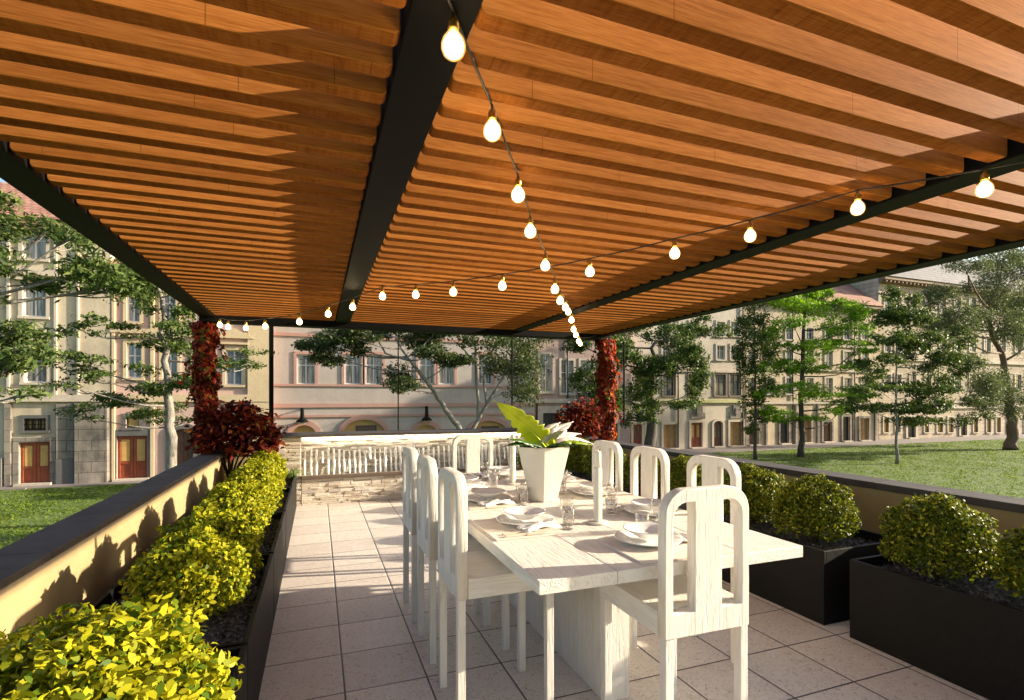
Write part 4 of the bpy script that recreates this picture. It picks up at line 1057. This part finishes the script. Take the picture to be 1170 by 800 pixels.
tree('layered_tree', 21, [(197,575),(195,500),(191,440),(186,370),(183,320)], .20,
     [(150,325,50,26),(190,345,50,26),(120,378,46,10),(175,395,60,12),(245,412,48,8),(130,430,55,11),(200,440,55,11),(95,412,34,7),(128,455,46,9),(210,470,42,9),(275,418,32,7),(100,472,28,6),(165,478,45,7),(180,300,40,20),(290,406,20,5),(215,375,40,12),(75,440,20,5)],
     M['leaf_dark'], M['bark_grey'], 'dark green layered tree with pale trunk before the pink house', leaf=(.14,.06), dens=.42, rs=(1.05, 1.25), split=3, lr=.3, seed=2)
tree('leafy_tree', 12, [(-150,620),(-140,480),(-120,400),(-95,330)], .22,
     [(10,255,30,14),(50,257,24,10),(78,276,26,14),(98,300,38,24),(75,325,50,12),(122,322,28,22),(5,300,14,14),(15,388,40,16),(28,420,26,20),(5,405,24,18),(42,392,16,12),(-40,300,50,40),(-60,400,50,40),(-30,240,50,30),(140,335,20,14),(30,445,14,8)],
     M['leaf_light'], M['bark_grey'], 'light green leafy branches reaching in from the left edge', dens=.27, leaf=(.14,.042), dy=.9, rs=(1.,1.0), split=3, lr=.25, seed=4)
tr3 = tree('forked_tree', 17, [(535,560),(532,500),(517,478),(500,455),(482,428),(465,408),(452,385)], .125,
     [(365,392,24,12),(375,408,20,12),(398,385,36,9),(480,385,30,14),(503,375,40,12),(497,403,24,10),(462,440,22,9),(455,428,14,18),(432,378,26,8),(520,412,24,9),(410,398,14,10)],
     M['leaf_tall'], M['bark_grey'], 'forked grey trunked tree with dark clumps, behind the stone fountain', leaf=(.12,.055), dens=1.5, dy=1.0, rs=(1.0,1.0), seed=6, lr=.35)
o = tr3.location; rgx = random.Random(2); mb = MB()
def limb(pix, r0, Y=17):
    pp = [at(u, v, Y)-o for u, v in pix]; sm = []
    for a, b in zip(pp[:-1], pp[1:]): sm += [a.lerp(b, k/4)+Vector((rgx.uniform(-.02,.02), rgx.uniform(-.02,.02), 0)) for k in range(4)]
    sm.append(pp[-1]); mb.tube(sm, [r0*(1-.8*k/len(sm)) for k in range(len(sm))], 8)
limb([(534,500),(545,482),(556,462),(570,440),(580,420),(590,398)], .085); limb([(547,480),(545,440),(543,400),(541,370),(540,340)], .065); limb([(556,462),(552,430),(560,405),(580,380),(592,372)], .05)
limb([(545,415),(525,395),(505,378)], .03); limb([(468,412),(440,404),(430,385),(395,375),(375,392)], .04); limb([(560,455),(590,445),(600,430)], .03); limb([(497,450),(470,446),(455,440)], .03)
mb.build('limb', M['bark_grey'], tr3, True)
V = []; rg = np.random.default_rng(16)
for (u, v, ru, rv) in ((580,420,24,12),(596,432,18,20),(556,416,26,9),(592,398,24,11),(570,392,20,12),(530,383,36,12),(615,385,30,10),(604,452,12,14),(548,352,50,14),(600,415,16,14)):
    c = at(u, v, 17+rg.uniform(-.8,.8)); t_ = depth(c)
    for k in range(9):
        d = rg.normal(size=3); d /= np.linalg.norm(d); cc = np.array(c-o)+d*np.array([ru*t_/FPX, .7, rv*t_/FPX])*.75
        V.append(leaf_quads(cc+rg.normal(size=(90,3))*np.array([.22,.2,.14]), .12, .055, rg.normal(size=(90,3))*.7+np.array([.15,-.25,.6]), .2, rg, .4))
np_mesh('crown', np.concatenate(V), 4, M['leaf_tall'], tr3)
tree('broad_tree', 23, [(746,540),(744,480),(745,430),(750,390)], .36,
     [(680,385,50,14),(650,395,30,11),(720,385,40,20),(772,380,50,20),(803,374,28,9),(730,410,40,20),(702,430,40,24),(680,460,20,16),(762,410,40,16),(790,420,30,24),(802,450,20,18),(740,450,36,20),(730,475,25,14),(772,465,24,9),(790,385,38,12),(700,400,40,16),(755,432,30,16),(690,448,26,20)],
     M['leaf_dark'], M['bark_dark'], 'broad dark green tree standing behind the right red vine', leaf=(.16,.075), dens=1.5, dy=2.4, rs=(1.08,1.15), split=2, seed=8)
tree('slender_tree', 28.2, [(863,525),(863,460),(862,400),(862,350)], .12,
     [(863,358,20,14),(855,380,20,14),(871,398,22,14),(855,418,18,12),(870,438,22,12),(858,458,16,9),(868,476,18,6),(858,490,12,5),(845,400,12,10)],
     M['leaf_dark'], M['bark_dark'], 'slender young tree left of the bright green tree', leaf=(.17,.09), dens=1.5, dy=.9, seed=10)
tree('fresh_green_tree', 28.3, [(915,523),(916,470),(917,420),(918,350),(918,325)], .22,
     [(915,343,30,10),(900,358,40,8),(945,358,36,8),(962,350,28,8),(888,390,34,8),(952,385,50,9),(978,370,20,7),(888,420,36,8),(945,415,52,8),(900,445,46,6),(942,450,52,6),(905,476,50,5),(942,470,40,6),(895,338,24,8),(925,400,30,8),(985,395,20,7),(880,470,24,4),(918,328,30,10)],
     M['leaf_bright'], M['bark_dark'], 'bright fresh green tree with dark straight trunk on the lawn', leaf=(.20,.085), dens=1.7, dy=1.9, rs=(1.1,1.5), split=3, lr=.35, seed=12)
tree('young_tree', 23.1, [(1025,532),(1024,480),(1024,420),(1026,350)], .10,
     [(1010,365,30,9),(1040,375,40,14),(1000,387,40,8),(1046,410,44,10),(1000,420,40,8),(980,442,44,6),(1050,440,50,8),(1000,465,58,6),(1060,460,44,9),(1082,420,34,14),(1085,476,40,7),(1040,486,44,5),(1030,400,30,10),(970,455,24,5),(1025,345,24,9),(1090,395,24,14)],
     M['leaf_dark'], M['bark_grey'], 'young dark tree with thin pale trunk on the right lawn', leaf=(.18,.095), dens=1.5, dy=1.6, rs=(1.15,1.4), split=3, lr=.4, seed=14)
tree('olive_tree', 26, [(1155,516),(1156,480),(1152,440),(1138,395),(1128,350)], .44,
     [(1110,320,46,16),(1150,305,42,16),(1085,350,40,14),(1142,345,50,20),(1172,330,32,24),(1100,380,50,12),(1162,390,40,20),(1125,412,32,8),(1152,440,40,24),(1120,452,26,9),(1165,472,24,14),(1190,400,40,30),(1195,350,40,36),(1070,375,30,9),(1200,450,40,30),(1110,355,36,12),(1180,300,40,20),(1095,335,26,12)],
     M['leaf_grey'], M['bark_brown'], 'large grey green tree with thick trunk at the right edge', leaf=(.20,.06), dens=2.3, dy=2.6, split=2, seed=16)

# ------------------------------------------------------------------ sky, sun, camera
EL, AZX, AZY = R(17.3), .976, -.21           # towards the sun: right of and a little behind the camera
sd = Vector((AZX, AZY, 0)).normalized()*math.cos(EL)+Vector((0,0,math.sin(EL)))
sun = bpy.data.lights.new('sun', 'SUN'); sun.energy = 4.6; sun.angle = R(.6); sun.color = (1, .865, .66)
so = bpy.data.objects.new('sun', sun); COL.objects.link(so); so.rotation_euler = sd.to_track_quat('Z', 'Y').to_euler(); so.location = (20, -8, 12)
w = bpy.data.worlds.new('World'); SC.world = w; w.use_nodes = True; nt = w.node_tree
sky = nt.nodes.new('ShaderNodeTexSky'); sky.sky_type = 'NISHITA'; sky.sun_disc = False; sky.sun_elevation = EL
sky.sun_rotation = math.atan2(sd.x, sd.y); sky.air_density = 1.0; sky.dust_density = 2.0; sky.altitude = 100
nt.links.new(sky.outputs[0], nt.nodes['Background'].inputs[0]); nt.nodes['Background'].inputs[1].default_value = .11
cam = bpy.data.cameras.new('camera'); co = bpy.data.objects.new('camera', cam); COL.objects.link(co)
cam.sensor_fit = 'HORIZONTAL'; cam.sensor_width = 36; cam.lens = 36*FPX/1170
co.location = (0, 0, EYE); co.rotation_euler = (PI/2, 0, -YAW)
cam.shift_y = (V0-400)/1170; cam.clip_start = .02; cam.clip_end = 3000
SC.camera = co
SC.view_settings.view_transform = 'Standard'; SC.view_settings.look = 'None'; SC.view_settings.exposure = 1.45; SC.view_settings.gamma = 1
SC.render.resolution_x, SC.render.resolution_y = 1024, 700
SC.cycles.max_bounces = 8; SC.cycles.diffuse_bounces = 4; SC.cycles.glossy_bounces = 3; SC.cycles.transparent_max_bounces = 16; SC.cycles.caustics_reflective = False; SC.cycles.caustics_refractive = False
SC.cycles.sample_clamp_indirect = 6
